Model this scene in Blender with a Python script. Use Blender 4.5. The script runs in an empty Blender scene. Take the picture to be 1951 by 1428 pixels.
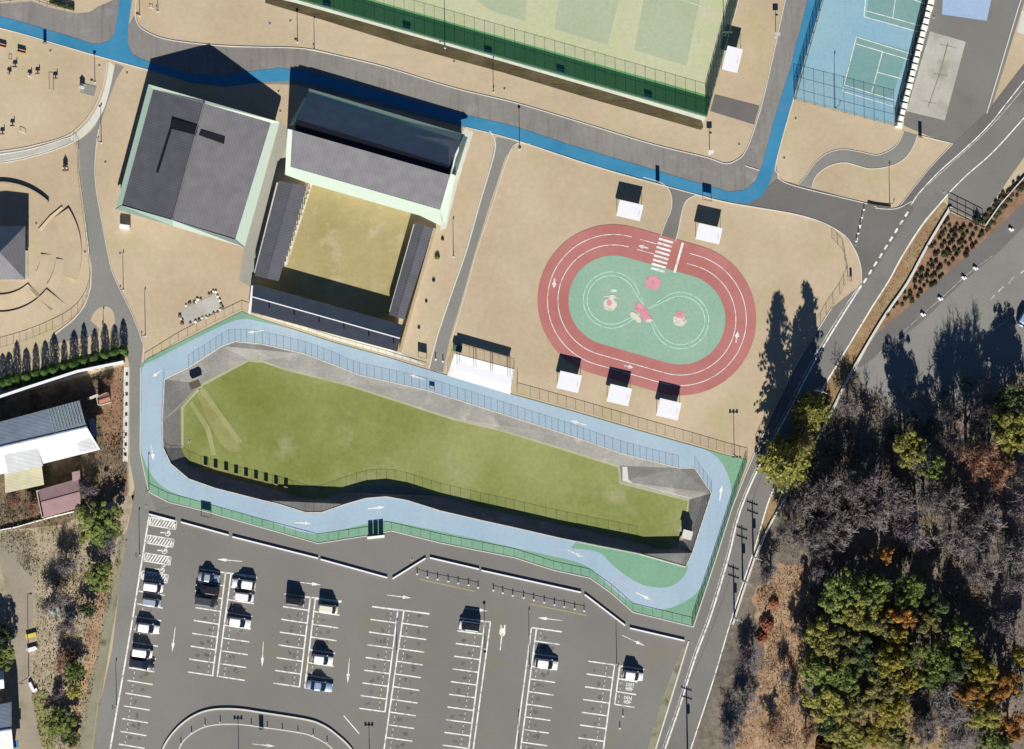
import bpy, bmesh, math, random
from mathutils import Vector, Matrix
from mathutils.geometry import tessellate_polygon
random.seed(7)
R = math.radians
S = bpy.context.scene
COL = S.collection
CAM_H = 450.0

# ------------------------------------------------------------------ map helpers
# the survey map of the park: 10 map units = 1 metre, map centre = world origin
def W(px, py, z=0.0):
    k = 1 - z / CAM_H
    return Vector(((px - 975.5) / 10 * k, (714 - py) / 10 * k, z))

def link(ob, parent=None):
    COL.objects.link(ob)
    if parent is not None:
        ob.parent = parent
    return ob

def tag(o, label=None, cat=None, group=None, kind=None):
    if label: o['label'] = label
    if cat: o['category'] = cat
    if group: o['group'] = group
    if kind: o['kind'] = kind
    return o

def empty(name, loc, rz=0.0, label=None, cat=None, group=None):
    e = bpy.data.objects.new(name, None)
    e.location = loc
    e.rotation_euler = (0, 0, rz)
    e.empty_display_size = 0.3
    link(e)
    return tag(e, label, cat, group)

def copy_tree(o, parent=None):
    c = o.copy()
    link(c, parent)
    for ch in list(o.children):
        copy_tree(ch, c)
    return c

class MB:
    """mesh builder in local or world coordinates"""
    def __init__(s):
        s.v = []; s.f = []; s.m = []; s.mats = []
    def mi(s, m):
        if m not in s.mats: s.mats.append(m)
        return s.mats.index(m)
    def face(s, idx, m=0):
        s.f.append(tuple(idx)); s.m.append(m)
    def poly(s, pts, mat):
        b = len(s.v); s.v += [tuple(p) for p in pts]
        s.face(range(b, b + len(pts)), s.mi(mat))
    def box(s, c, size, mat, rz=0.0, rx=0.0, taper=1.0):
        b = len(s.v); hx, hy, hz = size[0] / 2, size[1] / 2, size[2] / 2
        M = Matrix.Rotation(rz, 3, 'Z') @ Matrix.Rotation(rx, 3, 'X')
        for z in (-1, 1):
            t = taper if z > 0 else 1
            for x, y in ((-1, -1), (1, -1), (1, 1), (-1, 1)):
                p = M @ Vector((x * hx * t, y * hy * t, z * hz)) + Vector(c)
                s.v.append(tuple(p))
        m = s.mi(mat)
        for q in ((3, 2, 1, 0), (4, 5, 6, 7), (0, 1, 5, 4), (1, 2, 6, 5), (2, 3, 7, 6), (3, 0, 4, 7)):
            s.face([b + i for i in q], m)
    def bar(s, p0, p1, w, h, mat):
        """rectangular bar between two points"""
        p0 = Vector(p0); p1 = Vector(p1); d = (p1 - p0)
        if d.length < 1e-6: return
        d.normalize(); up = Vector((0, 0, 1)) if abs(d.z) < .95 else Vector((1, 0, 0))
        a = d.cross(up).normalized(); u = a.cross(d).normalized()
        b = len(s.v)
        for p in (p0, p1):
            for x, y in ((-1, -1), (1, -1), (1, 1), (-1, 1)):
                s.v.append(tuple(p + a * x * w / 2 + u * y * h / 2))
        m = s.mi(mat)
        for q in ((3, 2, 1, 0), (4, 5, 6, 7), (0, 1, 5, 4), (1, 2, 6, 5), (2, 3, 7, 6), (3, 0, 4, 7)):
            s.face([b + i for i in q], m)
    def tube(s, p0, p1, r0, r1, mat, n=6, caps=True):
        p0 = Vector(p0); p1 = Vector(p1); d = p1 - p0
        if d.length < 1e-6: return
        d.normalize(); up = Vector((0, 0, 1)) if abs(d.z) < .95 else Vector((1, 0, 0))
        a = d.cross(up).normalized(); u = a.cross(d).normalized()
        b = len(s.v); m = s.mi(mat)
        for p, r in ((p0, r0), (p1, r1)):
            for i in range(n):
                t = 2 * math.pi * i / n
                s.v.append(tuple(p + (a * math.cos(t) + u * math.sin(t)) * r))
        for i in range(n):
            j = (i + 1) % n
            s.face((b + i, b + j, b + n + j, b + n + i), m)
        if caps:
            s.face([b + i for i in reversed(range(n))], m)
            s.face([b + n + i for i in range(n)], m)
    def prism(s, pts, z0, z1, mat, side=None):
        """extrude a polygon (world xy list) between z0 and z1"""
        n = len(pts); b = len(s.v)
        area = sum(pts[i][0] * pts[(i + 1) % n][1] - pts[(i + 1) % n][0] * pts[i][1] for i in range(n))
        if area < 0: pts = list(reversed(pts))
        for z in (z0, z1):
            s.v += [(p[0], p[1], z) for p in pts]
        m = s.mi(mat); ms = s.mi(side) if side else m
        for i in range(n):
            j = (i + 1) % n
            s.face((b + i, b + j, b + n + j, b + n + i), ms)
        for t in tessellate_polygon([[Vector((p[0], p[1], 0)) for p in pts]]):
            s.face([b + n + k for k in t], m)
    def slab(s, pts, th, mat, side=None):
        """thick plate: pts with their own z (top); thickness downward"""
        n = len(pts); b = len(s.v)
        area = sum(pts[i][0] * pts[(i + 1) % n][1] - pts[(i + 1) % n][0] * pts[i][1] for i in range(n))
        if area < 0: pts = list(reversed(pts))
        s.v += [(p[0], p[1], p[2] - th) for p in pts]
        s.v += [tuple(p) for p in pts]
        m = s.mi(mat); ms = s.mi(side) if side else m
        s.face([b + n + i for i in range(n)], m)
        s.face([b + i for i in reversed(range(n))], ms)
        for i in range(n):
            j = (i + 1) % n
            s.face((b + i, b + j, b + n + j, b + n + i), ms)
    def build(s, name, parent=None, smooth=False, fix=True):
        me = bpy.data.meshes.new(name)
        me.from_pydata(s.v, [], s.f)
        for m in s.mats: me.materials.append(m)
        for p, mi in zip(me.polygons, s.m):
            p.material_index = mi
            p.use_smooth = smooth
        if fix:
            bm = bmesh.new(); bm.from_mesh(me)
            bmesh.ops.recalc_face_normals(bm, faces=bm.faces)
            bm.to_mesh(me); bm.free()
        me.update()
        return link(bpy.data.objects.new(name, me), parent)

def cat(pts, n=8, closed=False):
    """Catmull-Rom through map points"""
    P = [Vector((p[0], p[1])) for p in pts]; out = []
    N = len(P); rng = range(N if closed else N - 1)
    for i in rng:
        if closed: a, b, c, d = P[i - 1], P[i], P[(i + 1) % N], P[(i + 2) % N]
        else: a, b, c, d = P[max(i - 1, 0)], P[i], P[i + 1], P[min(i + 2, N - 1)]
        for k in range(n):
            t = k / n
            q = 0.5 * ((2 * b) + (-a + c) * t + (2 * a - 5 * b + 4 * c - d) * t * t + (-a + 3 * b - 3 * c + d) * t ** 3)
            out.append((q.x, q.y))
    if not closed: out.append((P[-1].x, P[-1].y))
    return out

def jag(pts, amp=4, step=12, seed=3):
    """closed outline with a ragged natural edge"""
    rg = random.Random(seed); out = []
    for i in range(len(pts)):
        a = Vector(pts[i][:2]); b = Vector(pts[(i + 1) % len(pts)][:2]); L = (b - a).length; n = max(1, int(L / step)); d = (b - a) / max(L, 1e-6)
        for k in range(n):
            p = a.lerp(b, k / n); o = rg.uniform(-amp, amp) if k or True else 0; out.append((p.x - d.y * o, p.y + d.x * o))
    return cat(out, 2, True)

def sheet(name, pts, mat, z, holes=(), kind='structure', zmap=None):
    """flat sheet over a map polygon, optional holes"""
    loops = [[W(p[0], p[1], z) for p in pts]] + [[W(p[0], p[1], z) for p in h] for h in holes]
    flat = [v for l in loops for v in l]
    tris = tessellate_polygon([[Vector((v.x, v.y, 0)) for v in l] for l in loops])
    me = bpy.data.meshes.new(name)
    F = []
    for t in tris:
        a, b, c = (flat[k] for k in t)
        if (b - a).cross(c - a).z < 0: t = (t[0], t[2], t[1])
        if abs((b - a).cross(c - a).z) > 1e-7: F.append(t)
    me.from_pydata([tuple(v) for v in flat], [], F)
    me.materials.append(mat); me.update()
    o = link(bpy.data.objects.new(name, me))
    if kind: o['kind'] = kind
    return o

def offs(pts, w, closed=False):
    """left/right offset lists of a map polyline by +-w/2 metres"""
    P = [W(p[0], p[1]) for p in pts]; n = len(P); L = []; Rr = []
    for i in range(n):
        a = P[i - 1] if (i > 0 or closed) else P[i]
        b = P[(i + 1) % n] if (i < n - 1 or closed) else P[i]
        d = (b - a); d.z = 0
        if d.length < 1e-9: d = Vector((1, 0, 0))
        d.normalize(); nn = Vector((-d.y, d.x, 0))
        c = 1.0
        if (0 < i < n - 1) or closed:
            d1 = (P[i] - P[i - 1]).normalized(); c = max(.5, abs(d1.dot(d)))
        L.append(P[i] + nn * w / 2 / c); Rr.append(P[i] - nn * w / 2 / c)
    return L, Rr

def ribbon_mb(mb, pts, w, mat, z0, z1=None, closed=False):
    L, Rr = offs(pts, w, closed); n = len(L); b = len(mb.v); m = mb.mi(mat)
    if z1 is None:
        for l, r in zip(L, Rr): mb.v += [(l.x, l.y, z0), (r.x, r.y, z0)]
        for i in range(n if closed else n - 1):
            j = (i + 1) % n
            mb.face((b + 2 * i + 1, b + 2 * j + 1, b + 2 * j, b + 2 * i), m)
    else:
        for l, r in zip(L, Rr):
            mb.v += [(l.x, l.y, z0), (r.x, r.y, z0), (l.x, l.y, z1), (r.x, r.y, z1)]
        for i in range(n if closed else n - 1):
            j = (i + 1) % n; A = b + 4 * i; B = b + 4 * j
            mb.face((A + 3, B + 3, B + 2, A + 2), m)
            mb.face((A + 1, B + 1, B + 3, A + 3), m)
            mb.face((B, A, A + 2, B + 2), m)
        if not closed:
            mb.face((b, b + 1, b + 3, b + 2), m); e = b + 4 * (n - 1)
            mb.face((e + 1, e, e + 2, e + 3), m)

def ribbon(name, pts, w, mat, z0, z1=None, closed=False, kind='structure'):
    mb = MB(); ribbon_mb(mb, pts, w, mat, z0, z1, closed)
    o = mb.build(name, fix=False)
    if kind: o['kind'] = kind
    return o

# ------------------------------------------------------------------ materials
def nodes(name):
    m = bpy.data.materials.new(name); m.use_nodes = True
    nt = m.node_tree; bs = nt.nodes['Principled BSDF']
    return m, nt, bs

def ground(name, c1, c2, big=0.06, fine=1.2, rough=0.95, c3=None, mid=0.4, amt=1.0, bump=0.0, streak=None, contrast=(.35, .65), detail=(0.9, 1.1), obj=False):
    """mottled outdoor surface: broad patches (c1..c2), spots (c3), fine grain"""
    m, nt, bs = nodes(name); N = nt.nodes; L = nt.links
    if obj:
        pos = N.new('ShaderNodeTexCoord').outputs['Object']
    else:
        pos = N.new('ShaderNodeNewGeometry').outputs['Position']
    def noise(sc, det=4, vec=None, rg=.6):
        n = N.new('ShaderNodeTexNoise'); n.inputs['Scale'].default_value = sc
        n.inputs['Detail'].default_value = det; n.inputs['Roughness'].default_value = rg
        L.new(vec or pos, n.inputs['Vector']); return n.outputs['Fac']
    def ramp(fac, a, b):
        r = N.new('ShaderNodeMapRange'); r.inputs['From Min'].default_value = a
        r.inputs['From Max'].default_value = b; L.new(fac, r.inputs['Value']); return r.outputs['Result']
    def mix(f, a, b, mode='MIX'):
        x = N.new('ShaderNodeMix'); x.data_type = 'RGBA'; x.blend_type = mode
        if isinstance(f, float): x.inputs[0].default_value = f
        else: L.new(f, x.inputs[0])
        for s, v in ((6, a), (7, b)):
            if isinstance(v, tuple): x.inputs[s].default_value = (*v, 1)
            else: L.new(v, x.inputs[s])
        return x.outputs[2]
    col = mix(ramp(noise(big, 6), *contrast), c1, c2)
    if c3 is not None:
        col = mix(ramp(noise(mid, 5), .55, .7), col, c3)
    if streak:
        mp = N.new('ShaderNodeMapping'); L.new(pos, mp.inputs['Vector'])
        mp.inputs['Rotation'].default_value = (0, 0, streak[0]); mp.inputs['Scale'].default_value = (streak[1], streak[2], 1)
        sc = mix(ramp(noise(1, 3, mp.outputs['Vector']), .5, .75), (1, 1, 1), streak[3])
        col = mix(1.0, col, sc, 'MULTIPLY')
    g = N.new('ShaderNodeMapRange'); L.new(noise(fine, 8, None, .75), g.inputs['Value'])
    g.inputs['From Min'].default_value = .3; g.inputs['From Max'].default_value = .7
    g.inputs['To Min'].default_value = detail[0]; g.inputs['To Max'].default_value = detail[1]
    x = N.new('ShaderNodeVectorMath'); x.operation = 'SCALE'
    L.new(col, x.inputs[0]); L.new(g.outputs['Result'], x.inputs['Scale'])
    L.new(x.outputs[0], bs.inputs['Base Color'])
    bs.inputs['Roughness'].default_value = rough
    bs.inputs['Specular IOR Level'].default_value = 0.15
    if bump:
        bp = N.new('ShaderNodeBump'); bp.inputs['Strength'].default_value = bump; bp.inputs['Distance'].default_value = .1
        L.new(noise(fine * 2, 6), bp.inputs['Height']); L.new(bp.outputs['Normal'], bs.inputs['Normal'])
    return m

def plain(name, c, rough=.6, metal=0.0, var=0.08, scale=2.0, spec=.3):
    v = 1 - var
    m = ground(name, tuple(x * v for x in c), tuple(min(x * (1 + var), .95) for x in c), big=scale, fine=scale * 4, rough=rough, detail=(1 - var / 2, 1 + var / 2), obj=True)
    b = m.node_tree.nodes['Principled BSDF']; b.inputs['Metallic'].default_value = metal; b.inputs['Specular IOR Level'].default_value = spec
    return m

def ribbed(name, c, rough, ang, pitch, depth=.25, dark=.8):
    """sheet-metal or tile roof with ribs running one way, in the object's own coordinates"""
    m, nt, bs = nodes(name); N = nt.nodes; L = nt.links
    tc = N.new('ShaderNodeNewGeometry').outputs['Position']
    mp = N.new('ShaderNodeMapping'); mp.inputs['Rotation'].default_value = (0, 0, ang); L.new(tc, mp.inputs['Vector'])
    w = N.new('ShaderNodeTexWave'); w.inputs['Scale'].default_value = 1 / pitch * .314 * 1.0; w.wave_profile = 'SAW'
    L.new(mp.outputs['Vector'], w.inputs['Vector'])
    n = N.new('ShaderNodeTexNoise'); n.inputs['Scale'].default_value = .5; n.inputs['Detail'].default_value = 6; L.new(tc, n.inputs['Vector'])
    r = N.new('ShaderNodeMapRange'); r.inputs['From Min'].default_value = 0; r.inputs['From Max'].default_value = 1
    r.inputs['To Min'].default_value = dark; r.inputs['To Max'].default_value = 1.08; L.new(w.outputs['Fac'], r.inputs['Value'])
    r2 = N.new('ShaderNodeMapRange'); r2.inputs['From Min'].default_value = .3; r2.inputs['From Max'].default_value = .7
    r2.inputs['To Min'].default_value = .88; r2.inputs['To Max'].default_value = 1.1; L.new(n.outputs['Fac'], r2.inputs['Value'])
    mu = N.new('ShaderNodeMath'); mu.operation = 'MULTIPLY'; L.new(r.outputs[0], mu.inputs[0]); L.new(r2.outputs[0], mu.inputs[1])
    x = N.new('ShaderNodeVectorMath'); x.operation = 'SCALE'; x.inputs[0].default_value = c; L.new(mu.outputs[0], x.inputs['Scale'])
    L.new(x.outputs[0], bs.inputs['Base Color']); bs.inputs['Roughness'].default_value = max(rough, .7); bs.inputs['Specular IOR Level'].default_value = .08
    return m

def foliage(name, c1, c2, c3=None):
    m, nt, bs = nodes(name); N = nt.nodes; L = nt.links
    oi = N.new('ShaderNodeObjectInfo'); pos = N.new('ShaderNodeNewGeometry')
    n = N.new('ShaderNodeTexNoise'); n.inputs['Scale'].default_value = .45; n.inputs['Detail'].default_value = 5; L.new(pos.outputs['Position'], n.inputs['Vector'])
    cr = N.new('ShaderNodeValToRGB'); e = cr.color_ramp.elements
    e[0].position = .35; e[0].color = (*c1, 1); e[1].position = .62; e[1].color = (*c2, 1)
    if c3:
        k = e.new(.72); k.color = (*c3, 1)
    L.new(n.outputs['Fac'], cr.inputs['Fac'])
    ri = N.new('ShaderNodeMapRange'); ri.inputs['To Min'].default_value = .6; ri.inputs['To Max'].default_value = 1.35
    L.new(pos.outputs['Random Per Island'], ri.inputs['Value'])
    ro = N.new('ShaderNodeMapRange'); ro.inputs['To Min'].default_value = .85; ro.inputs['To Max'].default_value = 1.15
    L.new(oi.outputs['Random'], ro.inputs['Value'])
    mu = N.new('ShaderNodeMath'); mu.operation = 'MULTIPLY'; L.new(ri.outputs[0], mu.inputs[0]); L.new(ro.outputs[0], mu.inputs[1])
    x = N.new('ShaderNodeVectorMath'); x.operation = 'SCALE'; L.new(cr.outputs['Color'], x.inputs[0]); L.new(mu.outputs[0], x.inputs['Scale'])
    L.new(x.outputs[0], bs.inputs['Base Color']); bs.inputs['Roughness'].default_value = .8; bs.inputs['Specular IOR Level'].default_value = .1
    tl = N.new('ShaderNodeBsdfTranslucent'); L.new(x.outputs[0], tl.inputs['Color']); mx = N.new('ShaderNodeMixShader'); mx.inputs[0].default_value = .45
    L.new(bs.outputs[0], mx.inputs[1]); L.new(tl.outputs[0], mx.inputs[2]); L.new(mx.outputs[0], nt.nodes['Material Output'].inputs['Surface'])
    return m

def netting(name, c, cover):
    m, nt, bs = nodes(name); N = nt.nodes; L = nt.links
    bs.inputs['Base Color'].default_value = (*c, 1); bs.inputs['Roughness'].default_value = .6
    t = N.new('ShaderNodeBsdfTransparent'); mx = N.new('ShaderNodeMixShader'); mx.inputs[0].default_value = cover
    out = nt.nodes['Material Output']
    L.new(t.outputs[0], mx.inputs[1]); L.new(bs.outputs[0], mx.inputs[2]); L.new(mx.outputs[0], out.inputs['Surface'])
    return m

M = {}
M['lawn'] = ground('dry_lawn', (.385, .305, .20), (.455, .372, .255), .045, .9, c3=(.38, .33, .185), mid=.07, detail=(.90, 1.07), contrast=(.38, .62))
M['court_lawn'] = ground('court_lawn', (.36, .30, .15), (.28, .245, .105), .12, 1.5, c3=(.39, .33, .2), mid=.25)
M['asphalt'] = ground('asphalt', (.150, .145, .130), (.178, .172, .155), .05, 2.5, c3=(.135, .132, .12), mid=.12, detail=(.92, 1.08))
M['lot_asphalt'] = ground('lot_asphalt', (.158, .153, .138), (.185, .178, .160), .04, 2.2, c3=(.172, .163, .125), mid=.12, detail=(.94, 1.06))
M['dark_asphalt'] = ground('dark_asphalt', (.118, .112, .105), (.145, .14, .13), .06, 2.5)
M['promenade'] = ground('promenade', (.17, .16, .15), (.215, .205, .185), .07, 1.5, c3=(.245, .235, .215), mid=.2, streak=(0, 1.3, .12, (.78, .77, .76)))
M['light_asphalt'] = ground('light_asphalt', (.175, .175, .155), (.21, .205, .185), .08, 2)
M['yard'] = ground('yard', (.26, .26, .22), (.31, .3, .26), .05, 1.5, c3=(.22, .225, .17), mid=.1)
M['blue_path'] = ground('blue_path', (.03, .17, .29), (.045, .205, .345), .15, 1.5, c3=(.06, .18, .28), mid=.3, detail=(.92, 1.07))
M['course'] = ground('course_blue', (.275, .375, .45), (.325, .42, .48), .05, 1.3, c3=(.335, .375, .44), mid=.16, detail=(.93, 1.05), streak=(.3, .25, .05, (.93, .94, .95)))
M['course_green'] = ground('course_green', (.145, .285, .19), (.18, .325, .215), .1, 1.5)
M['grass'] = ground('field_grass', (.135, .162, .032), (.245, .268, .10), .032, 1.2, c3=(.26, .27, .13), mid=.11, contrast=(.33, .62), detail=(.84, 1.12))
M['slope'] = ground('slope_gravel', (.145, .142, .13), (.20, .198, .18), .12, 1.8, c3=(.24, .225, .205), mid=.3, detail=(.8, 1.15))
M['slope_edge'] = ground('slope_edge', (.30, .31, .19), (.36, .36, .25), .2, 2)
M['concrete'] = ground('concrete', (.33, .32, .28), (.41, .40, .35), .15, 2, c3=(.25, .25, .19), mid=.25)
M['pale_concrete'] = ground('pale_concrete', (.47, .47, .40), (.56, .55, .47), .15, 2)
M['white_slab'] = ground('white_slab', (.68, .67, .66), (.78, .77, .75), .15, 1.5, c3=(.6, .56, .52), mid=.2)
M['red'] = ground('red_track', (.34, .125, .11), (.38, .16, .145), .12, 2, detail=(.95, 1.05))
M['mint'] = ground('mint_infield', (.205, .345, .245), (.25, .365, .28), .1, 1.5)
M['turf'] = ground('court_turf', (.37, .41, .235), (.43, .44, .28), .05, 1, c3=(.44, .40, .31), mid=.07)
M['turf_patch'] = ground('worn_turf', (.31, .36, .235), (.35, .38, .26), .12, 1.2, c3=(.27, .37, .25), mid=.12)
M['turf_shadow'] = ground('turf_shadow_green', (.085, .26, .10), (.11, .31, .13), .1, 1.5)
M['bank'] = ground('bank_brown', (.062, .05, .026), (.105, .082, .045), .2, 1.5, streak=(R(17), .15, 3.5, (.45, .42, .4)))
M['tennis_blue'] = ground('tennis_blue', (.18, .33, .42), (.23, .37, .42), .06, 1.3)
M['tennis_green'] = ground('tennis_green', (.135, .265, .255), (.17, .29, .27), .1, 1.5)
M['pale_blue'] = ground('pale_blue_paving', (.27, .36, .52), (.30, .39, .50), .1, 1.5)
M['litter'] = ground('leaf_litter', (.29, .185, .11), (.38, .27, .17), .25, 1.1, c3=(.17, .10, .055), mid=.5, bump=.4, detail=(.6, 1.3))
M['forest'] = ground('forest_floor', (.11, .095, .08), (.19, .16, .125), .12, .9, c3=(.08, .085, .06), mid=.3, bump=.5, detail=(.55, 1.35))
M['scrub'] = ground('scrub_ground', (.29, .235, .16), (.37, .315, .225), .12, .9, c3=(.2, .19, .1), mid=.25, bump=.4, detail=(.6, 1.3))
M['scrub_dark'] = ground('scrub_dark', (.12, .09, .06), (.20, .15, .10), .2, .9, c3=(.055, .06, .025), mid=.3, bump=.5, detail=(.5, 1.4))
M['verge'] = ground('verge', (.25, .155, .08), (.30, .22, .12), .2, 1.2, c3=(.20, .17, .08), mid=.3, detail=(.7, 1.2))
M['dirt'] = ground('dirt_track', (.24, .205, .16), (.30, .26, .20), .12, 1.2, c3=(.20, .19, .11), mid=.2)
M['bed'] = ground('planting_bed', (.20, .12, .075), (.27, .17, .105), .3, 1.3, c3=(.12, .10, .05), mid=.5, detail=(.7, 1.2))
M['mossy'] = ground('mossy_concrete', (.20, .19, .12), (.25, .235, .165), .2, 2, c3=(.1, .1, .05), mid=.3)
M['paint'] = ground('road_paint', (.66, .66, .60), (.80, .80, .74), .5, 3, detail=(.9, 1.05))
M['paint_thin'] = ground('worn_paint', (.50, .50, .44), (.62, .62, .55), .5, 3, detail=(.85, 1.1))
M['yellow_paint'] = ground('yellow_paint', (.26, .25, .13), (.30, .28, .15), .5, 3)
M['pink_paint'] = ground('pink_paint', (.55, .24, .28), (.62, .30, .34), .5, 3)
M['cream_paint'] = ground('cream_paint', (.55, .52, .42), (.62, .6, .5), .5, 3)
M['mint_paint'] = ground('mint_paint', (.40, .62, .48), (.45, .68, .54), .5, 3)
M['kerb'] = plain('kerb_concrete', (.52, .51, .45), .85)
M['white'] = plain('white_coating', (.66, .66, .67), .7, var=.025)
M['white_wall'] = plain('white_wall', (.72, .72, .67), .8)
M['cream'] = plain('cream_wall', (.50, .47, .38), .8)
M['mint_trim'] = plain('mint_trim', (.30, .40, .32), .7, var=.03)
M['pale_trim'] = plain('pale_trim', (.42, .50, .405), .7, var=.03)
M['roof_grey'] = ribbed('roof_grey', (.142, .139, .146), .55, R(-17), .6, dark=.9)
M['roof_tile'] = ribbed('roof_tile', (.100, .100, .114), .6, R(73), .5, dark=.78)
M['roof_shaded'] = ribbed('roof_shaded_side', (.34, .35, .33), .5, R(-17), .5, dark=.85)  # paler copy for north slopes, lifting their shade through the colour
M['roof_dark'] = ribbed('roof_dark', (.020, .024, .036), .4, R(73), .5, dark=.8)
M['roof_metal'] = ribbed('corrugated_grey', (.26, .31, .36), .4, R(-76), .7, dark=.8)
M['roof_white'] = ribbed('corrugated_white', (.54, .545, .52), .45, R(-76), .8, dark=.94)
M['roof_pink'] = ribbed('corrugated_pink', (.28, .185, .185), .5, R(-76), .45, dark=.85)
M['roof_rust'] = ribbed('rusty_sheet', (.36, .17, .11), .7, R(-76), .45, dark=.8)
M['roof_lean'] = ribbed('lean_to_sheet', (.42, .40, .27), .6, R(-76), .6, dark=.9)
M['dark'] = plain('dark_metal', (.035, .035, .04), .45)
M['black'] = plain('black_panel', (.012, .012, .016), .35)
M['steel'] = plain('galvanised_steel', (.36, .37, .38), .4, .5)
M['brown_metal'] = plain('brown_metal', (.10, .07, .05), .5)
M['green_metal'] = plain('green_metal', (.05, .11, .08), .5)
M['blue_plastic'] = plain('blue_plastic', (.05, .22, .45), .5)
M['red_plastic'] = plain('red_plastic', (.55, .10, .06), .5)
M['yellow_plastic'] = plain('yellow_plastic', (.55, .42, .08), .5)
M['wood'] = plain('weathered_wood', (.22, .15, .09), .8)
M['glass'] = plain('car_glass', (.012, .018, .022), .12, spec=.6)
M['tyre'] = plain('tyre', (.02, .02, .02), .9)
M['rim'] = plain('wheel_rim', (.4, .4, .42), .4, .7)
M['lamp_white'] = plain('lamp_lens', (.7, .7, .68), .3)
M['lamp_red'] = plain('tail_lens', (.4, .02, .02), .3)
M['screen_green'] = netting('green_windscreen', (.03, .14, .06), .80)
M['net'] = netting('chain_link', (.16, .17, .16), .10)
M['net_dark'] = netting('dark_net', (.03, .04, .045), .45)
M['bark'] = plain('bark', (.13, .10, .075), .95)
M['bark_grey'] = ground('grey_twigs', (.165, .145, .145), (.235, .21, .20), .6, 3, obj=True)
M['bark_purple'] = ground('purple_twigs', (.15, .125, .135), (.22, .185, .19), .6, 3, obj=True)
M['bark_rust'] = ground('rusty_twigs', (.22, .12, .08), (.28, .17, .10), .6, 3, obj=True)
M['leaf_green'] = foliage('leaf_green', (.12, .16, .045), (.24, .28, .08))
M['leaf_yg'] = foliage('leaf_yg', (.19, .20, .05), (.34, .32, .09))
M['leaf_olive'] = foliage('leaf_olive', (.15, .155, .055), (.27, .25, .095), (.34, .28, .11))
M['leaf_gold'] = foliage('leaf_gold', (.20, .18, .04), (.34, .29, .06))
M['leaf_orange'] = foliage('leaf_orange', (.22, .10, .03), (.40, .22, .06))
M['leaf_hedge'] = foliage('leaf_hedge', (.04, .10, .02), (.12, .20, .06))
M['leaf_dark'] = foliage('leaf_dark', (.055, .085, .045), (.12, .15, .06))
M['leaf_shrub'] = foliage('leaf_shrub', (.06, .05, .035), (.12, .09, .055), (.17, .12, .075))
M['leaf_brown'] = foliage('leaf_brown', (.17, .115, .065), (.28, .20, .12), (.36, .27, .17))
M['leaf_red'] = foliage('leaf_red', (.30, .10, .06), (.42, .18, .11))
M['leaf_bush'] = foliage('leaf_bush', (.08, .15, .04), (.20, .28, .11))

def chipped(m, lo, hi, scale):
    """paint worn through to the asphalt in small flecks"""
    nt = m.node_tree; N = nt.nodes; L = nt.links; bs = N['Principled BSDF']
    t = N.new('ShaderNodeBsdfTransparent'); mx = N.new('ShaderNodeMixShader'); n = N.new('ShaderNodeTexNoise'); n.inputs['Scale'].default_value = scale; n.inputs['Detail'].default_value = 8
    g = N.new('ShaderNodeNewGeometry'); L.new(g.outputs['Position'], n.inputs['Vector']); r = N.new('ShaderNodeMapRange')
    r.inputs['From Min'].default_value = lo; r.inputs['From Max'].default_value = hi; r.inputs['To Min'].default_value = 0.05; r.inputs['To Max'].default_value = .75
    L.new(n.outputs['Fac'], r.inputs['Value']); L.new(r.outputs[0], mx.inputs[0]); L.new(bs.outputs[0], mx.inputs[1]); L.new(t.outputs[0], mx.inputs[2]); L.new(mx.outputs[0], N['Material Output'].inputs['Surface'])
chipped(M['paint'], .5, .72, 1.1); chipped(M['paint_thin'], .42, .65, 1.3); chipped(M['mint_paint'], .5, .75, 1.2); chipped(M['pink_paint'], .5, .7, 1.0); chipped(M['cream_paint'], .5, .7, 1.0)
M['oil'] = ground('oil_stain', (.128, .124, .113), (.150, .146, .134), .5, 2.5); chipped(M['oil'], .42, .62, .9)
M['rubber'] = ground('tyre_mark', (.147, .143, .13), (.160, .155, .14), .5, 2.5); chipped(M['rubber'], .38, .6, .7)
M['patch'] = ground('asphalt_patch', (.125, .12, .11), (.14, .135, .125), .3, 3); chipped(M['patch'], .5, .7, .5)
M['sand'] = plain('sand_coping', (.36, .285, .18), .9)
# ------------------------------------------------------------------ sunken field
RIM = [(313,723),(309,803),(311,854),(325,884),(359,913),(410,931),(500,954),(531,961),(582,977),(613,977),(659,961),(698,950),
       (736,947),(775,954),(839,974),(916,992),(980,1006),(1062,1025),(1139,1041),(1216,1056),(1306,1081),(1319,1054),(1356,940),
       (1324,892),(1293,892),(1183,864),(1088,831),(960,790),(813,744),(685,715),(647,700),(582,675),(500,656),(448,651),(423,660),(359,701)]
TOE = [(343,777),(345,854),(359,886),(410,904),(500,927),(531,936),(582,950),(616,951),(655,938),(690,928),(736,923),(786,930),
       (839,945),(916,967),(980,981),(1062,999),(1165,1022),(1262,1047),(1285,1044),(1298,1015),(1311,987),(1314,952),(1183,918),
       (1180,888),(1062,851),(960,820),(864,797),(762,764),(659,731),(536,700),(500,687),(470,685),(384,731)]
DEPTH = -1.9
def basin():
    a = [W(p[0], p[1], 0) for p in RIM]; b = [W(p[0], p[1], DEPTH) for p in TOE]; flat = a + b
    tris = tessellate_polygon([[Vector((v.x, v.y, 0)) for v in a], [Vector((v.x, v.y, 0)) for v in b]])
    F = []
    for t in tris:
        p, q, r = (flat[k] for k in t)
        cr = (q - p).cross(r - p)
        if cr.z < 0: t = (t[0], t[2], t[1])
        if abs(cr.z) > 1e-7: F.append(t)
    me = bpy.data.meshes.new('field_slope'); me.from_pydata([tuple(v) for v in flat], [], F)
    me.materials.append(M['slope']); me.update()
    tag(link(bpy.data.objects.new('field_slope', me)), kind='structure')
basin()
sheet('sunken_field', TOE, M['grass'], DEPTH - 0.001)
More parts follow.
